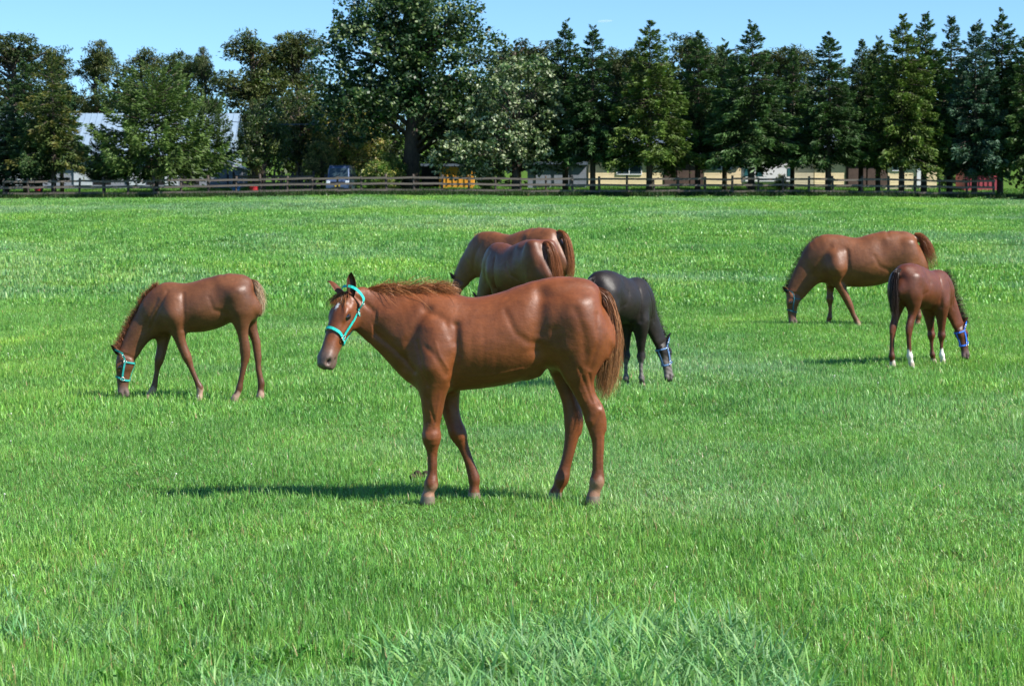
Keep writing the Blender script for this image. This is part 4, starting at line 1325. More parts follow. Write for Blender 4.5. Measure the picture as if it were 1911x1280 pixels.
def clump_mesh(seed, lobes, nclump, nleaf, crad, leaf, col, tip=None, tipp=.0, flat=.7, aspect=.6, H=10, trunk_r=.25, trunk_top=.6, lean=0.0, sun_tip=False, shell=.55):
    """broadleaf or pine: lobes (x,y,z,rx,ry,rz); leaves in clumps near the lobes' outside; limbs run to the clumps"""
    r = np.random.default_rng(seed)
    lobes = np.array(lobes, float)
    vol = lobes[:, 3] * lobes[:, 4] * lobes[:, 5]
    vol = vol ** .75
    li = r.choice(len(lobes), nclump, p=vol / vol.sum())
    u = unit(r.normal(size=(nclump, 3)))
    rad = (shell + (1 - shell) * r.random(nclump) ** .6)
    cc = lobes[li, :3] + lobes[li, 3:6] * u * rad[:, None]
    cr = crad * r.uniform(.55, 1.25, nclump)
    k = np.repeat(np.arange(nclump), nleaf)
    n = len(k)
    d = unit(r.normal(size=(n, 3))) * (r.random(n) ** .45)[:, None] * np.array((1, 1, flat))
    c = cc[k] + d * cr[k][:, None]
    ax = unit(d * .6 + r.normal(size=(n, 3)) * .6 + np.array((0, 0, -.25)))
    sd = unit(np.cross(ax, unit(r.normal(size=(n, 3)) * .8 + np.array((0, 0, 1.0)))))
    ln = leaf * r.uniform(.6, 1.35, n)
    Co = np.array(col)[None] * r.uniform(.75, 1.25, (nclump, 1))[k] * r.uniform(.8, 1.2, (n, 1)) * (1 + .10 * r.normal(size=(nclump, 3)))[k]
    if tip is not None:
        # pale young shoots stand on the outside of some clumps
        out = (d * u[k]).sum(1) > .18
        has = (r.random(nclump) < tipp)[k]
        m = out & has & (r.random(n) < .7)
        Co[m] = np.array(tip) * r.uniform(.75, 1.2, (m.sum(), 1))
    V, F = quads(c, ax, sd, ln, ln * aspect)
    limbs = [([(0, 0, -.3), (lean * .3, 0, H * trunk_top * .4), (lean, 0, H * trunk_top)], [trunk_r * 1.25, trunk_r, trunk_r * .55], 10)]
    order = r.permutation(nclump)[:min(nclump, 70)]
    for i in order:
        q = cc[i]
        zs = min(H * trunk_top * .97, max(H * .16, q[2] - (.35 + .35 * r.random()) * np.hypot(q[0], q[1]) - .3))
        s_ = np.array((lean * zs / (H * trunk_top), 0, zs))
        m_ = (s_ + q) / 2 + np.array((0, 0, .12 * np.linalg.norm(q - s_))) + r.normal(0, .15, 3)
        limbs.append(([tuple(s_), tuple(m_), tuple(q)], [trunk_r * .32, trunk_r * .2, .02], 5))
    return limb_mesh(limbs), V, F, np.repeat(np.clip(Co, .004, .8), 4, 0)

M_NEEDLE = mat_leaf('spruce_needles', (1.30, 1.20, 0.95), rough=0.55, trans=0.15, spec=0.3)
M_LEAF = mat_leaf('tree_leaves', (1.20, 1.14, 1.0), rough=0.45, trans=0.28, spec=0.4)
M_PINE = mat_leaf('pine_needles', (1.25, 1.18, 1.0), rough=0.55, trans=0.18, spec=0.3)

class Kind:
    def __init__(s, gen, mat, H):
        t, V, F, C = gen
        s.t, s.c, s.H = t, mesh_np('crown', V, F, mat, C, smooth=False), H
KINDS = {}
def place_tree(name, label, kind, px, d, top, wide=1.0, rz=0.0, group=None, base=None, tilt=0.0):
    K = KINDS[kind]
    if d < 138.2 and name == 'spruce_tree': d -= 1.3
    x = xat(px, d); z = float(gz(x, d))
    h = zat(top, d) - z
    if kind.startswith('spruce'): wide *= 1.14
    k = h / K.H
    root = empty(name, (x, d, z), rz)
    root.rotation_euler.x = tilt
    tag(root, label, 'tree', group)
    for nm, me in (('trunk', K.t), ('crown', K.c)):
        o = add(nm, me, root)
        o.scale = (k * wide, k * wide, k)
    return root

SP = (0.030, 0.066, 0.018)
SPC = [SP, (0.024, 0.058, 0.021), (0.046, 0.080, 0.017), (0.026, 0.056, 0.017), (0.030, 0.064, 0.023)]
for i in range(5):
    KINDS['spruce%d' % i] = Kind(spruce_mesh(30 + i, 11, 2.75 + .2 * (i % 3), .27 + .02 * (i % 2), SPC[i], .42, 1.0, .14, .80 + .07 * (i % 2), leaf=.34), M_NEEDLE, 11)
KINDS['blue'] = Kind(spruce_mesh(41, 11, 2.7, .20, (0.030, 0.066, 0.042), .30, 1.0, .16, .85, leaf=.34, tipcol=(0.075, 0.14, 0.10)), M_NEEDLE, 11)
KINDS['slim'] = Kind(spruce_mesh(43, 11, 2.0, .26, (0.025, 0.055, 0.018), .45, .9, .25, .85, leaf=.32), M_NEEDLE, 11)
KINDS['feathery'] = Kind(spruce_mesh(45, 7, 3.9, .26, (0.046, 0.088, 0.024), .16, .9, .18, .48, leaf=.36, upturn=.9, tipcol=(0.090, 0.155, 0.05), layer=.55), M_NEEDLE, 7)
KINDS['feathery_high'] = Kind(spruce_mesh(46, 7, 3.3, .36, (0.040, 0.080, 0.026), .16, .9, .18, .48, leaf=.34, upturn=.9, tipcol=(0.080, 0.14, 0.05), layer=.55), M_NEEDLE, 7)
KINDS['stag'] = Kind(spruce_mesh(47, 9, 1.6, .30, (0.042, 0.070, 0.020), .45, .7, .40, .42, leaf=.34, tipcol=(0.12, 0.11, 0.03)), M_NEEDLE, 9)
BIG = [(-.2, 0, 9.5, 4.0, 3.6, 4.2), (-2.4, -.6, 8.0, 3.4, 3.0, 3.6), (2.4, -.4, 8.2, 3.5, 3.0, 3.6), (0, -1.0, 6.2, 4.8, 3.6, 2.8), (-3.4, 0, 5.2, 2.4, 2.5, 2.2), (3.6, 0, 5.6, 2.8, 2.6, 2.4), (.8, -.3, 12.2, 3.2, 2.8, 2.4), (-1.6, 0, 11.6, 3.0, 2.6, 2.4)]
KINDS['big'] = Kind(clump_mesh(51, BIG, 720, 52, .80, .24, (0.028, 0.062, 0.020), (0.19, 0.24, 0.11), .60, .8, .7, 14, .46, .62, .5), M_LEAF, 14)
KINDS['pale'] = Kind(clump_mesh(53, [(0, 0, 5.2, 2.7, 2.4, 2.7), (-1.8, -.4, 3.0, 2.6, 2.2, 1.9), (1.6, -.3, 3.2, 2.3, 2.2, 2.0), (-3.3, -.4, 2.0, 1.8, 1.6, 1.2), (.8, 0, 6.6, 1.7, 1.6, 1.5)], 400, 48, .55, .20, (0.060, 0.098, 0.040), (0.38, 0.42, 0.27), .95, .55, .6, 8, .2, .55), M_LEAF, 8)
KINDS['round'] = Kind(clump_mesh(55, [(0, 0, 5.5, 2.4, 2.2, 2.8), (-1.2, 0, 4.0, 2.0, 1.9, 2.0), (1.2, 0, 4.2, 2.0, 1.9, 2.0)], 240, 46, .6, .22, (0.046, 0.076, 0.022), (0.14, 0.16, 0.05), .4, .7, .6, 8, .2, .6), M_LEAF, 8)
KINDS['shrub'] = Kind(clump_mesh(57, [(0, 0, 2.2, 1.9, 1.7, 1.7), (-1.3, -.2, 1.5, 1.3, 1.2, 1.2), (1.3, -.2, 1.6, 1.3, 1.2, 1.2)], 150, 42, .5, .20, (0.085, 0.15, 0.035), (0.30, 0.30, 0.09), .5, .7, .6, 4, .09, .5), M_LEAF, 4)
KINDS['gold'] = Kind(clump_mesh(59, [(0, 0, 3.4, 2.2, 1.9, 1.9), (-1.5, 0, 2.2, 1.6, 1.4, 1.3), (1.5, 0, 2.3, 1.7, 1.5, 1.5)], 190, 42, .55, .20, (0.13, 0.16, 0.05), (0.40, 0.34, 0.14), .7, .7, .6, 5, .12, .5), M_LEAF, 5)
for i in range(3):
    rr_ = random.Random(70 + i)
    lob = [(rr_.uniform(-1.5, 1.5), rr_.uniform(-1.2, 1.2), rr_.uniform(7.0, 11.4), rr_.uniform(.9, 1.6), rr_.uniform(.9, 1.5), rr_.uniform(.55, 1.0)) for _ in range(13)] + [(0, 0, 11.4, 1.3, 1.2, .8), (rr_.uniform(-1, 1), 0, 10.2, 1.6, 1.5, 1.0)] + [(rr_.uniform(-1.2, 1.2), 0, z_, rr_.uniform(1.2, 2.0), 1.5, 1.0) for z_ in (3.6, 4.6, 5.6, 6.6)]
    KINDS['pine%d' % i] = Kind(clump_mesh(70 + i, lob, 250, 50, .58, .26, (0.040, 0.062, 0.020), (0.075, 0.095, 0.03), .35, .7, .32, 12.5, .20, .88, rr_.uniform(-.4, .4), shell=.35), M_PINE, 12.5)

G_S = 'dark spruces in a row behind the right part of the fence'
# spruces of the row, each with what lies by it
for args in (
    ('spruce_tree', 'dark spruce next to the pale-leaved tree, its top free against the sky', 'spruce1', 1055, 139.5, 44, .95, .3, G_S),
    ('spruce_tree', 'narrow-topped spruce in front of the left end of the cream house', 'spruce3', 1106, 137.0, 50, .92, 1.3, G_S),
    ('spruce_tree', 'bright green lit spruce whose twin tops stand before the cream house wall', 'spruce2', 1212, 136.0, 46, 1.0, 2.2, G_S),
    ('spruce_tree', 'dark spruce before the brown recess of the cream house', 'spruce0', 1302, 138.5, 62, .95, 3.4, G_S),
    ('spruce_tree', 'tall spruce in front of the window of the cream house', 'spruce4', 1402, 136.2, 48, 1.08, 4.1, G_S),
    ('spruce_tree', 'broad spruce with a bare trunk foot, in front of the beige wall beside the camper', 'spruce3', 1545, 136.0, 62, 1.02, 5.2, G_S),
    ('spruce_tree', 'slender spruce rising behind the row over the dark garage', 'slim', 1606, 141.0, 72, 1.0, .9, G_S),
    ('spruce_tree', 'yellowish green spruce in front of the white door', 'spruce2', 1682, 136.4, 34, .88, .2, G_S),
    ('spruce_tree', 'dense tall spruce between the yellowish green spruce and the bluish spruce', 'spruce0', 1724, 138.0, 28, .90, 1.9, G_S),
    ('spruce_tree', 'bushy-topped slim spruce just behind the bluish spruce', 'slim', 1772, 139.5, 28, 1.05, 2.9, G_S),
    ('spruce_tree', 'bluish grey-green spruce standing near the red shed', 'blue', 1818, 136.0, 40, .98, .4, G_S),
    ('spruce_tree', 'dark spruce with open layered top above the red shed', 'spruce1', 1866, 137.5, 26, .95, 3.8, G_S),
    ('spruce_tree', 'dark spruce at the right end of the fence', 'spruce4', 1916, 135.6, 62, 1.0, 5.5, G_S),
    ('spruce_tree', 'dense spruce filling the gap between the dark recess and the camper', 'spruce1', 1352, 141.5, 80, .9, 2.5, G_S),
    ('spruce_tree', 'spruce standing back behind the window spruce and the broad spruce', 'spruce0', 1478, 142.5, 92, .85, 5.9, G_S),
    ('spruce_tree', 'spruce behind the row above the dark garage roof', 'spruce3', 1638, 141.5, 70, .85, 1.1, G_S),
    ('spruce_tree', 'bluish spruce at the left end of the fence by the grey barn', 'blue', 12, 137.5, 196, 2.0, 2.0, None),
    ('spruce_tree', 'old thinning spruce with a ragged yellowing top by the grey barn', 'stag', 100, 136.2, 112, 1.15, .0, None),
    ('spruce_tree', 'young bushy spruce at the foot of the ragged yellowing spruce', 'feathery_high', 78, 136.8, 205, .85, 2.0, None),
    ('larch_tree', 'wide feathery light green conifer in front of the grey barn doors', 'feathery', 292, 136.3, 150, 1.12, .7, None),
    ('larch_tree', 'small feathery green conifer before the barn roof, beside the wide one', 'feathery_high', 196, 138.0, 255, .85, 3.1, None),
    ('larch_tree', 'feathery conifer before the barn roof, between the wide one and the slim leafy tree', 'feathery_high', 390, 142.0, 190, .75, 1.7, None),
    ('spruce_tree', 'dark spruce close behind the ragged yellowing spruce, before the barn roof', 'spruce1', 116, 143.0, 130, .85, 1.7, None),
    ('spruce_tree', 'dark spruce behind the bluish spruce at the barn end', 'spruce3', 48, 142.0, 110, 1.0, .7, None)):
    place_tree(*args)
G_P = 'tall thin pines standing behind the buildings'
for args in (
    ('pine_tree', 'tall pine at the left edge behind the bluish spruce', 'pine0', 28, 163, 55, 1.5, .4, G_P),
    ('pine_tree', 'tall pine above the ragged yellowing spruce', 'pine1', 112, 165, 80, 1.2, 1.4, G_P),
    ('pine_tree', 'tall open pine with sky showing through, above the barn roof', 'pine2', 182, 163, 68, .95, 2.2, G_P),
    ('pine_tree', 'dense dark pine rising above the wide feathery conifer', 'pine1', 262, 160, 80, 1.25, 3.1, G_P),
    ('pine_tree', 'pine standing between the dense dark pine and the wisp-topped pine', 'pine0', 330, 164, 92, 1.1, 4.4, G_P),
    ('pine_tree', 'lone pine with a sparse wispy top next to the gap of sky', 'pine2', 384, 162, 78, .55, 5.3, G_P),
    ('pine_tree', 'wide pine with a spreading flat crown beside the giant broadleaf tree', 'pine1', 478, 160, 48, 1.5, .2, G_P),
    ('pine_tree', 'pine tucked between the spreading pine and the giant broadleaf tree', 'pine0', 558, 163, 56, 1.25, 1.8, G_P),
    ('pine_tree', 'brownish pine behind the giant broadleaf tree and the pale-leaved tree', 'pine2', 965, 158, 62, 1.6, 3.9, G_P),
    ('pine_tree', 'rounded pine behind the dark spruce and the bright lit spruce', 'pine0', 1150, 162, 85, 1.2, 2.8, G_P),
    ('pine_tree', 'rounded pine above the brown recess of the cream house', 'pine1', 1286, 160, 52, 1.5, 4.9, G_P),
    ('pine_tree', 'rounded pine close behind the window spruce', 'pine2', 1352, 162, 78, 1.2, .6, G_P),
    ('pine_tree', 'rounded pine above the white camper', 'pine0', 1478, 160, 84, 1.4, 1.2, G_P),
    ('pine_tree', 'rounded pine behind the slender spruce', 'pine1', 1615, 160, 84, 1.3, 2.4, G_P)):
    place_tree(*args)
for args in (
    ('broadleaf_tree', 'giant dark broadleaf tree with pale leaf tips towering over the yard', 'big', 765, 142.0, -40, 1.13, 0.0, None),
    ('broadleaf_tree', 'round pale silvery green leaved tree reaching down to the fence', 'pale', 962, 136.4, 106, 1.02, .2, None),
    ('broadleaf_tree', 'slim dull green leafy tree by the corner of the grey barn', 'round', 492, 141.5, 185, .85, 1.0, None),
    ('broadleaf_tree', 'dark leafy tree behind the slim one and the golden tree', 'round', 560, 150.0, 170, 1.0, 2.0, None),
    ('broadleaf_tree', 'golden green leafy tree behind the parked van', 'gold', 640, 149.0, 205, 1.0, 2.6, None),
    ('broadleaf_tree', 'dark low leafy tree under the giant tree, behind the van', 'round', 700, 152.0, 190, 1.0, 4.1, None),
    ('broadleaf_tree', 'dark leafy tree behind the giant tree and the orange shed', 'round', 860, 152.0, 150, 1.2, 5.1, None),
    ('shrub', 'leafy green shrub beside the parked van', 'shrub', 702, 137.8, 294, .85, 3.0, None),
    ('shrub', 'dark shrub at the foot of the giant tree', 'shrub', 728, 141.0, 280, .8, 1.0, None),
    ('shrub', 'golden shrub close behind the slim leafy tree', 'gold', 600, 146.5, 270, .8, 0.5, None),
    ('shrub', 'low yellow-green shrub in front of the orange shed', 'shrub', 905, 139.0, 312, .7, 2.0, None),
    ('shrub', 'small round green shrub in front of the white camper', 'shrub', 1457, 139.5, 322, .62, 2.0, None)):
    o = place_tree(*args)
    if args[0] == 'shrub': o['category'] = 'shrub'

# the wood behind everything reads as one dark mass
wr = np.random.default_rng(88)
nw = 2300
wx = wr.uniform(-62, 62, nw); wy = wr.uniform(168, 186, nw)
hh = np.where(wx > 0, 9.8, 9.0) + 1.0 * np.sin(wx * .21) + .8 * np.sin(wx * .57 + 1)
hh = hh * np.where((wx > -27) & (wx < -23.3), .68, 1.0)
wz = gz(wx, wy) + wr.random(nw) ** .7 * hh
k = np.repeat(np.arange(nw), 34); n = len(k)
dv = unit(wr.normal(size=(n, 3))) * (wr.random(n) ** .5)[:, None] * 1.25
c = np.stack([wx, wy, wz], 1)[k] + dv
ax = unit(wr.normal(size=(n, 3))); sd = unit(np.cross(ax, wr.normal(size=(n, 3)) + np.array((0, 0, 1.0))))
ln = wr.uniform(.3, .7, n)
V, F = quads(c, ax, sd, ln, ln * .6)
cw = np.array((0.026, 0.048, 0.016)) * wr.uniform(.7, 1.3, (nw, 1))[k] * wr.uniform(.8, 1.2, (n, 1))
tag(add('woodland', mesh_np('woodland', V, F, M_PINE, np.repeat(cw, 4, 0), smooth=False)), 'dark green wood filling the view behind the farm buildings', 'woodland', kind='stuff')

# ------------------------------------------------------------------ buildings
M_GREYW = mat_plain('grey_cladding', (0.25, 0.27, 0.31), 0.7, 0.12, 1.5, stretch=(8, 8, .4))
M_BLUEROOF = mat_plain('pale_blue_metal_roof', (0.22, 0.30, 0.38), 0.55, 0.10, 1.2, spec=.4)
M_WHITE = mat_plain('white_paint', (0.72, 0.74, 0.76), 0.55, 0.06, 2)
M_WDOOR = mat_plain('pale_door_paint', (0.52, 0.57, 0.62), 0.6, 0.08, 2)
M_CREAM = mat_plain('cream_siding', (0.80, 0.65, 0.40), 0.65, 0.06, 2)
M_CREAM_SHADED = mat_plain('beige_siding', (0.50, 0.44, 0.31), 0.65, 0.06, 2)  # the cream siding with the shade of its end put into the colour
M_BROWN = mat_plain('brown_boards', (0.085, 0.055, 0.045), 0.75, 0.25, 2)
M_DARK = mat_plain('dark_interior', (0.018, 0.018, 0.020), 0.9, 0.2, 2)  # near-black standing for the shade inside openings; also used on wheels
M_GLASS = mat_plain('window_glass', (0.03, 0.05, 0.06), 0.08, 0.1, 2, spec=.6)
M_TEALG = mat_plain('teal_tinted_glass', (0.03, 0.12, 0.14), 0.1, 0.1, 2, spec=.6)
M_ORANGE = mat_plain('orange_yellow_paint', (0.62, 0.30, 0.035), 0.6, 0.12, 2)
M_RED = mat_plain('dull_red_paint', (0.33, 0.055, 0.07), 0.6, 0.12, 2)
M_SLATE = mat_plain('slate_blue_roof', (0.10, 0.13, 0.17), 0.5, 0.12, 1.2, spec=.5)
M_SHED = mat_plain('grey_shed_wall', (0.19, 0.21, 0.25), 0.7, 0.12, 2)

def pxbox(root, name, mat, px0, px1, py0, py1, d, depth=.1, bevel=0, parent=None):
    """a block whose camera-side face fills this part of the photograph's view at distance d"""
    x0, x1 = xat(px0, d), xat(px1, d)
    z0, z1 = zat(py1, d), zat(py0, d)
    L = root.location
    mb = MB().box(x0 - L.x, x1 - L.x, d - L.y, d + depth - L.y, z0 - L.z, z1 - L.z)
    return mb.build(name, mat, parent or root, bevel=bevel)

def window(root, px0, px1, py0, py1, d, frame_mat, glass_mat):
    w = pxbox(root, 'window', glass_mat, px0, px1, py0, py1, d - .03, .06)
    L = root.location
    x0, x1, z0, z1 = xat(px0, d), xat(px1, d), zat(py1, d), zat(py0, d)
    t = .07
    mb = MB()
    for a in ((x0 - t, x1 + t, z1, z1 + t), (x0 - t, x1 + t, z0 - t, z0), (x0 - t, x0, z0, z1), (x1, x1 + t, z0, z1), ((x0 + x1) / 2 - .03, (x0 + x1) / 2 + .03, z0, z1)):
        mb.box(a[0] - L.x, a[1] - L.x, d - .07 - L.y, d + .02 - L.y, a[2] - L.z, a[3] - L.z)
    mb.build('window_frame', frame_mat, w)
    return w

def roof(root, px0, px1, eave_py, ridge_py, d, depth, mat, over=.5):
    L = root.location
    x0, x1 = xat(px0, d) - over - L.x, xat(px1, d) + over - L.x
    ze = zat(eave_py, d) - L.z
    zr = ze + (zat(ridge_py, d + depth / 2) - zat(eave_py, d))
    th = .12
    mb = MB()
    b = len(mb.v)
    y0, ym, y1 = -over, depth / 2, depth + over
    yo = d - L.y
    for x in (x0, x1):
        mb.v += [(x, yo + y0, ze - .1), (x, yo + ym, zr), (x, yo + y1, ze - .1), (x, yo + y1, ze - .1 - th), (x, yo + ym, zr - th), (x, yo + y0, ze - .1 - th)]
    for q in ((0, 6, 7, 1), (1, 7, 8, 2), (2, 8, 9, 3), (3, 9, 10, 4), (4, 10, 11, 5), (5, 11, 6, 0)):
        mb.f.append(q[::-1])
    mb.f += [(0, 1, 4, 5), (1, 2, 3, 4), (11, 10, 7, 6), (10, 9, 8, 7)]
    r = mb.build('roof', mat, root)
    n = int((x1 - x0) / .45)
    seam = MB()
    for i in range(n + 1):       # standing seams of the metal sheets
        x = x0 + (x1 - x0) * i / n
        seam.v += [(x - .02, yo + y0, ze - .1), (x + .02, yo + y0, ze - .1), (x + .02, yo + ym, zr), (x - .02, yo + ym, zr), (x - .02, yo + y0, ze - .05), (x + .02, yo + y0, ze - .05), (x + .02, yo + ym, zr + .05), (x - .02, yo + ym, zr + .05)]
        k_ = i * 8
        seam.f += [(k_ + 4, k_ + 5, k_ + 6, k_ + 7), (k_, k_ + 4, k_ + 7, k_ + 3), (k_ + 1, k_ + 2, k_ + 6, k_ + 5), (k_, k_ + 1, k_ + 5, k_ + 4)]
    seam.build('roof_seams', mat, r)
    # gable ends
    for nm, x in (('gable', x0 + over), ('gable', x1 - over)):
        g = MB()
        g.v += [(x - .05, yo + .02, ze - .25), (x - .05, yo + depth - .02, ze - .25), (x - .05, yo + ym, zr - .2), (x + .05, yo + .02, ze - .25), (x + .05, yo + depth - .02, ze - .25), (x + .05, yo + ym, zr - .2)]
        g.f += [(0, 2, 1), (3, 4, 5), (0, 1, 4, 3), (1, 2, 5, 4), (2, 0, 3, 5)]
        g.build(nm, root['wallmat'] if False else mat, root)
    return r

def house(name, label, cat, px, d):
    x = xat(px, d)
    o = empty(name, (x, d, float(gz(x, d))))
    return tag(o, label, cat)

def shell(root, mat, px0, px1, py0, d, depth):
    """four walls as one shell with an open bottom"""
    L = root.location
    x0, x1 = xat(px0, d) - L.x, xat(px1, d) - L.x
    z1 = zat(py0, d) - L.z
    return MB().box(x0, x1, d - L.y, d + depth - L.y, -.6, z1).build('wall', mat, root)

def siding(root, mat, px0, px1, py0, py1, d, n):
    for i in range(n):
        a = py1 + (py0 - py1) * i / n; b = py1 + (py0 - py1) * (i + 1) / n
        pxbox(root, 'siding_board', mat, px0, px1, b + .12, a - .10, d - .045 - .006 * (i % 2), .05)

DB = 150.0
barn = house('barn', 'long grey barn with a pale blue metal roof behind the left trees', 'barn', 210, DB)
shell(barn, M_GREYW, -60, 424, 288, DB, 8)
roof(barn, -60, 424, 288, 212, DB, 8, M_BLUEROOF)
for a, b in ((138, 172), (237, 271), (308, 332)):
    dr1 = pxbox(barn, 'door', M_WDOOR, a, b, 295, 346, DB - .09, .08)
    pxbox(barn, 'door_rail', M_GREYW, a, b, 318, 320, DB - .13, .04, parent=dr1)
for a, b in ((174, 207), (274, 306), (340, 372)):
    pxbox(barn, 'doorway_shade', M_DARK, a, b, 292, 347, DB - .05, .06)  # solid panels coloured as the shade within the openings
window(barn, 26, 45, 296, 318, DB, M_WHITE, M_GLASS)
pxbox(barn, 'door', M_WDOOR, 26, 45, 321, 346, DB - .09, .08)
pxbox(barn, 'sign_board', M_WDOOR, 372, 404, 298, 318, DB - .12, .08)
pxbox(barn, 'plinth', M_SHED, -60, 424, 345.5, 352, DB - .06, .07)
lean = house('lean_to', 'small grey lean-to against the end of the grey barn', 'shed', 440, 149)
pxbox(lean, 'wall', M_GREYW, 427, 452, 312, 352, 149.2, 3)
L_ = lean.location
MB().prism([(xat(425, 149) - L_.x, zat(300, 149) - L_.z), (xat(456, 149) - L_.x, zat(313, 149) - L_.z), (xat(456, 149) - L_.x, zat(316, 149) - L_.z), (xat(425, 149) - L_.x, zat(304, 149) - L_.z)], -.3, 3.4).build('roof', M_BLUEROOF, lean)

ha = house('house', 'cream sided bungalow with a brown recess and white framed windows, behind the fence', 'house', 1240, DB)
shell(ha, M_CREAM, 1098, 1384, 290, DB, 9)
siding(ha, M_CREAM, 1098.5, 1236, 292, 347, DB, 8)
siding(ha, M_CREAM, 1314, 1383.5, 292, 347, DB, 8)
pxbox(ha, 'recess', M_BROWN, 1238, 1312, 292, 348, DB - .04, .05)
for a, b in ((1240, 1262), (1264, 1286), (1288, 1311)):
    pxbox(ha, 'door', M_BROWN, a, b, 300, 347, DB - .12, .08)
window(ha, 1152, 1196, 303, 325, DB - .05, M_WHITE, M_GLASS)
window(ha, 1329, 1363, 299, 316, DB - .05, M_WHITE, M_GLASS)
roof(ha, 1098, 1384, 290, 250, DB, 9, M_SLATE)
hb = house('house', 'cream and beige sided bungalow with a dark brown garage, near the red shed', 'house', 1615, DB)
shell(hb, M_CREAM_SHADED, 1482, 1748, 290, DB - .5, 9)
siding(hb, M_CREAM_SHADED, 1482.5, 1518, 292, 348, DB - .5, 8)  # cream boards coloured as if in shade
siding(hb, M_CREAM, 1520, 1577, 292, 348, DB - .5, 8)
siding(hb, M_CREAM, 1657, 1747.5, 292, 348, DB - .5, 8)
pxbox(hb, 'garage', M_BROWN, 1579, 1655, 292, 349, DB - .6, .08)
for a, b in ((1583, 1616), (1619, 1652)):
    pxbox(hb, 'garage_door', M_BROWN, a, b, 302, 348, DB - .68, .06)
pxbox(hb, 'door', M_WHITE, 1711, 1721, 312, 347, DB - .66, .08)
window(hb, 1666, 1684, 303, 318, DB - .56, M_WHITE, M_GLASS)
roof(hb, 1482, 1748, 290, 252, DB - .5, 9, M_SLATE)

cw_ = house('camper', 'white camper with teal tinted windows parked between the cream houses', 'camper', 1432, 147)
x0, x1 = xat(1388, 147) - cw_.location.x, xat(1479, 147) - cw_.location.x
zb, zt = zat(342, 147) - cw_.location.z, zat(302, 147) - cw_.location.z
MB().box(x0, x1, 0, 2.0, zb, zt).build('body', M_WHITE, cw_, bevel=.12)
for a, b in ((1389, 1404), (1411, 1421), (1469, 1478)):
    w_ = pxbox(cw_, 'window', M_TEALG, a, b, 315, 329, 146.98, .05)
    pxbox(cw_, 'window_frame', M_WHITE, a - .8, b + .8, 313.8, 330.2, 147.0, .03, parent=w_)
for px in (1400, 1466):
    wh = MB().tube([(0, -.02, 0), (0, .22, 0)], .3, 18).build('wheel', M_DARK, cw_, (xat(px, 147) - cw_.location.x, 0.02, .3))
pxbox(cw_, 'stripe', M_SLATE, 1388.5, 1478.5, 333, 335, 146.985, .03)

og = house('shed', 'orange-yellow shed with a dark open bay under the giant tree', 'shed', 835, 147)
shell(og, M_ORANGE, 820, 884, 311, 147, 4)
pxbox(og, 'bay', M_DARK, 787, 819, 306, 346, 147.2, 3)  # solid block coloured as the shade of the open bay
pxbox(og, 'roof', M_SLATE, 785, 888, 306, 310.5, 146.7, 4.8)
for i in range(6):
    pxbox(og, 'wall_rib', M_ORANGE, 823 + i * 11, 825 + i * 11, 312, 346, 146.95, .05)
gs = house('shed', 'blue-grey shed in the shade left of the cream bungalow', 'shed', 1046, 147)
shell(gs, M_SHED, 985, 1094, 308, 147, 4)
for a in (1000, 1034, 1066):
    pxbox(gs, 'door', M_SHED, a, a + 28, 314, 346, 146.9, .08)
pxbox(gs, 'roof', M_SLATE, 980, 1097, 302, 308, 146.6, 4.8)
rs_ = house('shed', 'dull red shed half hidden behind the bluish spruce', 'shed', 1825, 148)
shell(rs_, M_RED, 1800, 1862, 318, 148, 3)
for i in range(7):
    pxbox(rs_, 'wall_rib', M_RED, 1802 + i * 8.6, 1804 + i * 8.6, 319, 347, 147.95, .05)
pxbox(rs_, 'roof', M_RED, 1797, 1866, 314, 317.5, 147.7, 3.8)

# ------------------------------------------------------------------ the van behind the fence
M_VAN = mat_plain('silver_blue_car_paint', (0.065, 0.10, 0.18), 0.3, 0.05, 2, metallic=.35, spec=.5, coat=.6)
M_TYRE = mat_plain('tyre_rubber', (0.02, 0.02, 0.02), 0.85, 0.2, 8)
M_LAMP = mat_plain('lamp_glass', (0.70, 0.74, 0.78), 0.12, 0.05, 4, spec=.6)
M_PLATE = mat_plain('yellow_plate', (0.62, 0.42, 0.04), 0.5, 0.05, 4)
M_BLACKP = mat_plain('black_plastic', (0.02, 0.02, 0.023), 0.5, 0.2, 6)
dv_ = 138.6
van = empty('van', (xat(630, dv_), dv_, float(gz(xat(630, dv_), dv_))), math.radians(-4))
van.scale = (1.1, 1.1, 1.1)
tag(van, 'small silver-blue van facing the meadow, parked behind the fence', 'van')
prof = [(0, .32), (0, .78), (.10, .92), (.30, 1.00), (.62, 1.72), (.80, 1.83), (3.1, 1.84), (3.3, 1.72), (3.35, .9), (3.35, .32)]
vb = MB()
for sgn, wv in ((-1, .74), (1, .74)):
    pass
n_ = len(prof)
for x_, sx in ((-.74, 1), (.74, 1)):
    for (y_, z_) in prof:
        in_ = .10 if z_ > 1.5 else (.03 if z_ > .95 else 0)
        vb.v.append((x_ - math.copysign(in_, x_), y_, z_))
vb.f.append(tuple(range(n_))); vb.f.append(tuple(n_ + i for i in reversed(range(n_))))
for i in range(n_):
    j = (i + 1) % n_
    vb.f.append((i, n_ + i, n_ + j, j))
vb.build('body', M_VAN, van, bevel=.05)
ws = MB(); ws.v = [(-.62, .335, 1.06), (.62, .335, 1.06), (.56, .60, 1.66), (-.56, .60, 1.66), (-.62, .315, 1.06), (.62, .315, 1.06), (.56, .575, 1.665), (-.56, .575, 1.665)]
ws.f = [(4, 5, 6, 7), (0, 4, 7, 3), (1, 2, 6, 5), (0, 1, 5, 4), (3, 7, 6, 2), (0, 3, 2, 1)]
wso = ws.build('windscreen', M_GLASS, van)
MB().tube([(-.35, .30, 1.07), (.12, .36, 1.25)], .012, 5).build('wiper', M_BLACKP, wso)
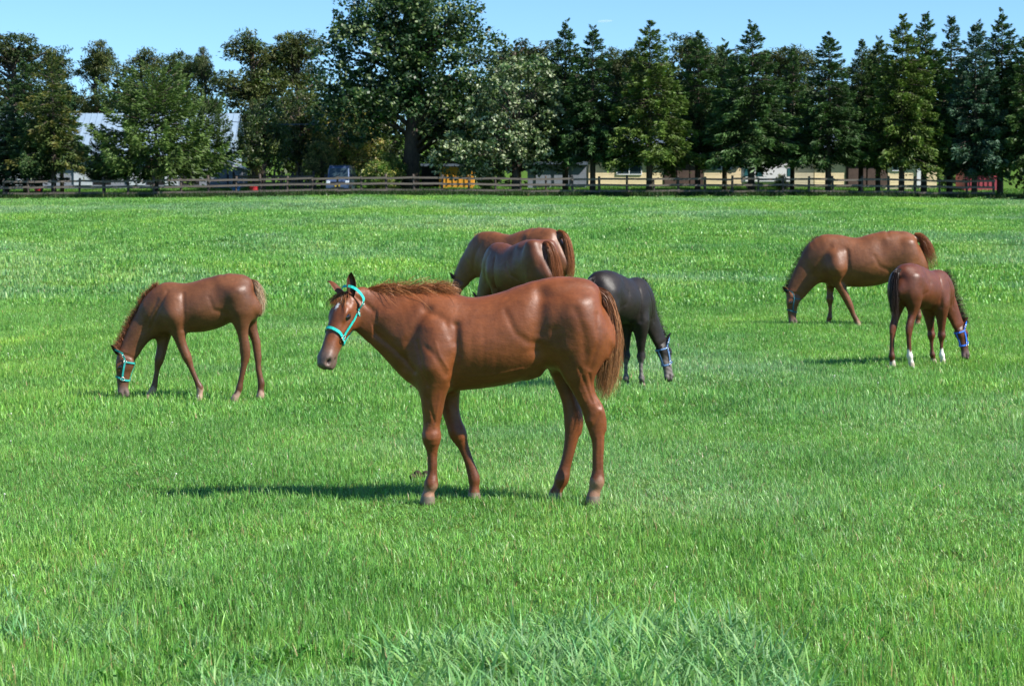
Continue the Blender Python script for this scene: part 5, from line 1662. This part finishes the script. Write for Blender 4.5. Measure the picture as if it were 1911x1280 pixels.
MB().box(-.45, .45, -.025, .02, .66, .78).build('grille', M_BLACKP, van, bevel=.01)
bp_ = MB().box(-.74, .74, -.07, .06, .33, .56).build('bumper', M_VAN, van, bevel=.03)
MB().box(-.40, .40, -.085, -.06, .36, .43).build('air_intake', M_BLACKP, bp_)
pl_ = MB().box(-.17, .17, -.095, -.075, .46, .62).build('number_plate', M_PLATE, van)
for sgn in (-1, 1):
    MB().box(min(sgn * .48, sgn * .72), max(sgn * .48, sgn * .72), -.02, .06, .66, .84).build('headlight', M_LAMP, van, bevel=.02)
    MB().box(min(sgn * .77, sgn * .92), max(sgn * .77, sgn * .92), .45, .55, 1.05, 1.25).build('mirror', M_BLACKP, van, bevel=.02)
    sw = MB().box(min(sgn * .705, sgn * .735), max(sgn * .705, sgn * .735), .75, 1.5, 1.08, 1.60).build('side_window', M_GLASS, van)
    for yy in (.62, 2.75):
        wl_ = MB().tube([(sgn * .60, yy, .28), (sgn * .765, yy, .28)], .28, 20).build('wheel', M_TYRE, van)
        MB().tube([(sgn * .765, yy, .28), (sgn * .775, yy, .28)], .16, 16).build('rim', M_METAL, wl_)
MB().tube([(-.60, .9, 1.85), (-.60, 3.0, 1.86)], .02, 6).build('roof_rail', M_BLACKP, van)
MB().tube([(.60, .9, 1.85), (.60, 3.0, 1.86)], .02, 6).build('roof_rail', M_BLACKP, van)

# ------------------------------------------------------------------ small things
M_RTUB = mat_plain('red_plastic', (0.45, 0.03, 0.04), 0.5, 0.1, 5)
M_BTUB = mat_plain('blue_plastic', (0.04, 0.13, 0.35), 0.5, 0.1, 5)
def tub(px, d, mat, label, r=.32, h=.4):
    x = xat(px, d)
    o = empty('tub', (x, d, float(gz(x, d)))); tag(o, label, 'tub')
    MB().tube([(0, 0, .0), (0, 0, h)], [r * .85, r], 16).build('body', mat, o)
    mb = MB()
    for i in range(16):
        a, b = 6.2832 * i / 16, 6.2832 * (i + 1) / 16
        mb.tube([(r * math.cos(a), r * math.sin(a), h), (r * math.cos(b), r * math.sin(b), h)], .025, 5)
    mb.build('rim', mat, o)
tub(474, 141.0, M_RTUB, 'red plastic tub on the grass near the barn corner')
tub(440, 141.5, M_BTUB, 'blue plastic tub standing beside the barn corner')
tub(72, 145.5, M_RTUB, 'red plastic tub in front of the barn under the ragged spruce')
# wooden stakes stacked upright by the shrubs
stk = empty('stake_pile', (xat(555, 145), 145, float(gz(xat(555, 145), 145)))); tag(stk, 'row of upright grey wooden stakes at the edge of the yard', 'stakes')
rs2 = random.Random(5)
for i in range(13):
    h_ = rs2.uniform(.8, 1.35); x_ = (i - 6) * .22 + rs2.uniform(-.05, .05); tl_ = rs2.uniform(-.15, .15)
    MB().tube([(x_, rs2.uniform(-.1, .1), -.2), (x_ + tl_ * .5, 0, h_ * .5), (x_ + tl_, rs2.uniform(-.1, .1), h_)], [.06, .055, .04], 6).build('stake', M_WOOD, stk)
# overhead wire
wire = MB().tube([tuple(at(415, 226, 146)), tuple(at(500, 233, 146)), tuple(at(640, 232, 147))], .03, 5).build('overhead_wire', M_SLATE, smooth=True)
tag(wire, 'thin bluish overhead wire running from the barn to the giant tree', 'wire')
# droppings
M_DUNG = mat_plain('dung', (0.05, 0.035, 0.02), .9, .4, 20, .8)
for px, py, lab in ((783, 903, 'small dark horse dropping beside the foreleg of the chestnut foal'), (770, 735, 'small dark horse dropping in the grass behind the chest of the chestnut foal')):
    d_ = 1.70 * FPX / (py - 440 + 0.0)
    p_ = at(px, py, d_)
    o = empty('horse_dropping', (p_.x, d_, float(gz(p_.x, d_)))); tag(o, lab, 'dung')
    for i in range(6):
        q = (rs2.uniform(-.05, .05), rs2.uniform(-.04, .04), .03 + .02 * (i > 3))
        la_ = [(math.sin(a) * .024 + .002, -math.cos(a) * .022) for a in np.linspace(0, math.pi, 6)]
        MB().tube([(q[0], q[1], q[2] + b) for a, b in la_], [a for a, b in la_], 8).build('ball', M_DUNG, o, smooth=True)
# a thread of cloud
cm, cn, cl = new_mat('cloud')
cb = cn.new('ShaderNodeBsdfTransparent'); ce = cn.new('ShaderNodeBsdfDiffuse'); ce.inputs[0].default_value = (.9, .92, .95, 1)
cx_ = cn.new('ShaderNodeMixShader'); co_ = cn.new('ShaderNodeOutputMaterial')
lw = cn.new('ShaderNodeLayerWeight'); lw.inputs[0].default_value = .35
rp = cn.new('ShaderNodeMapRange'); cl.new(lw.outputs['Facing'], rp.inputs[0]); rp.inputs[3].default_value = .16; rp.inputs[4].default_value = 0.0
cl.new(rp.outputs[0], cx_.inputs[0]); cl.new(cb.outputs[0], cx_.inputs[1]); cl.new(ce.outputs[0], cx_.inputs[2]); cl.new(cx_.outputs[0], co_.inputs[0])
pc = at(1129, 40, 2500)
la_ = [(math.sin(a), -math.cos(a)) for a in np.linspace(0, math.pi, 12)]
cloud = MB().tube([(b * 9.5, 0, .25 * b) for a, b in la_], [max(.02, a * 1.5) for a, b in la_], 12).build('cloud', cm, None, tuple(pc), smooth=True)
cloud['kind'] = 'structure'
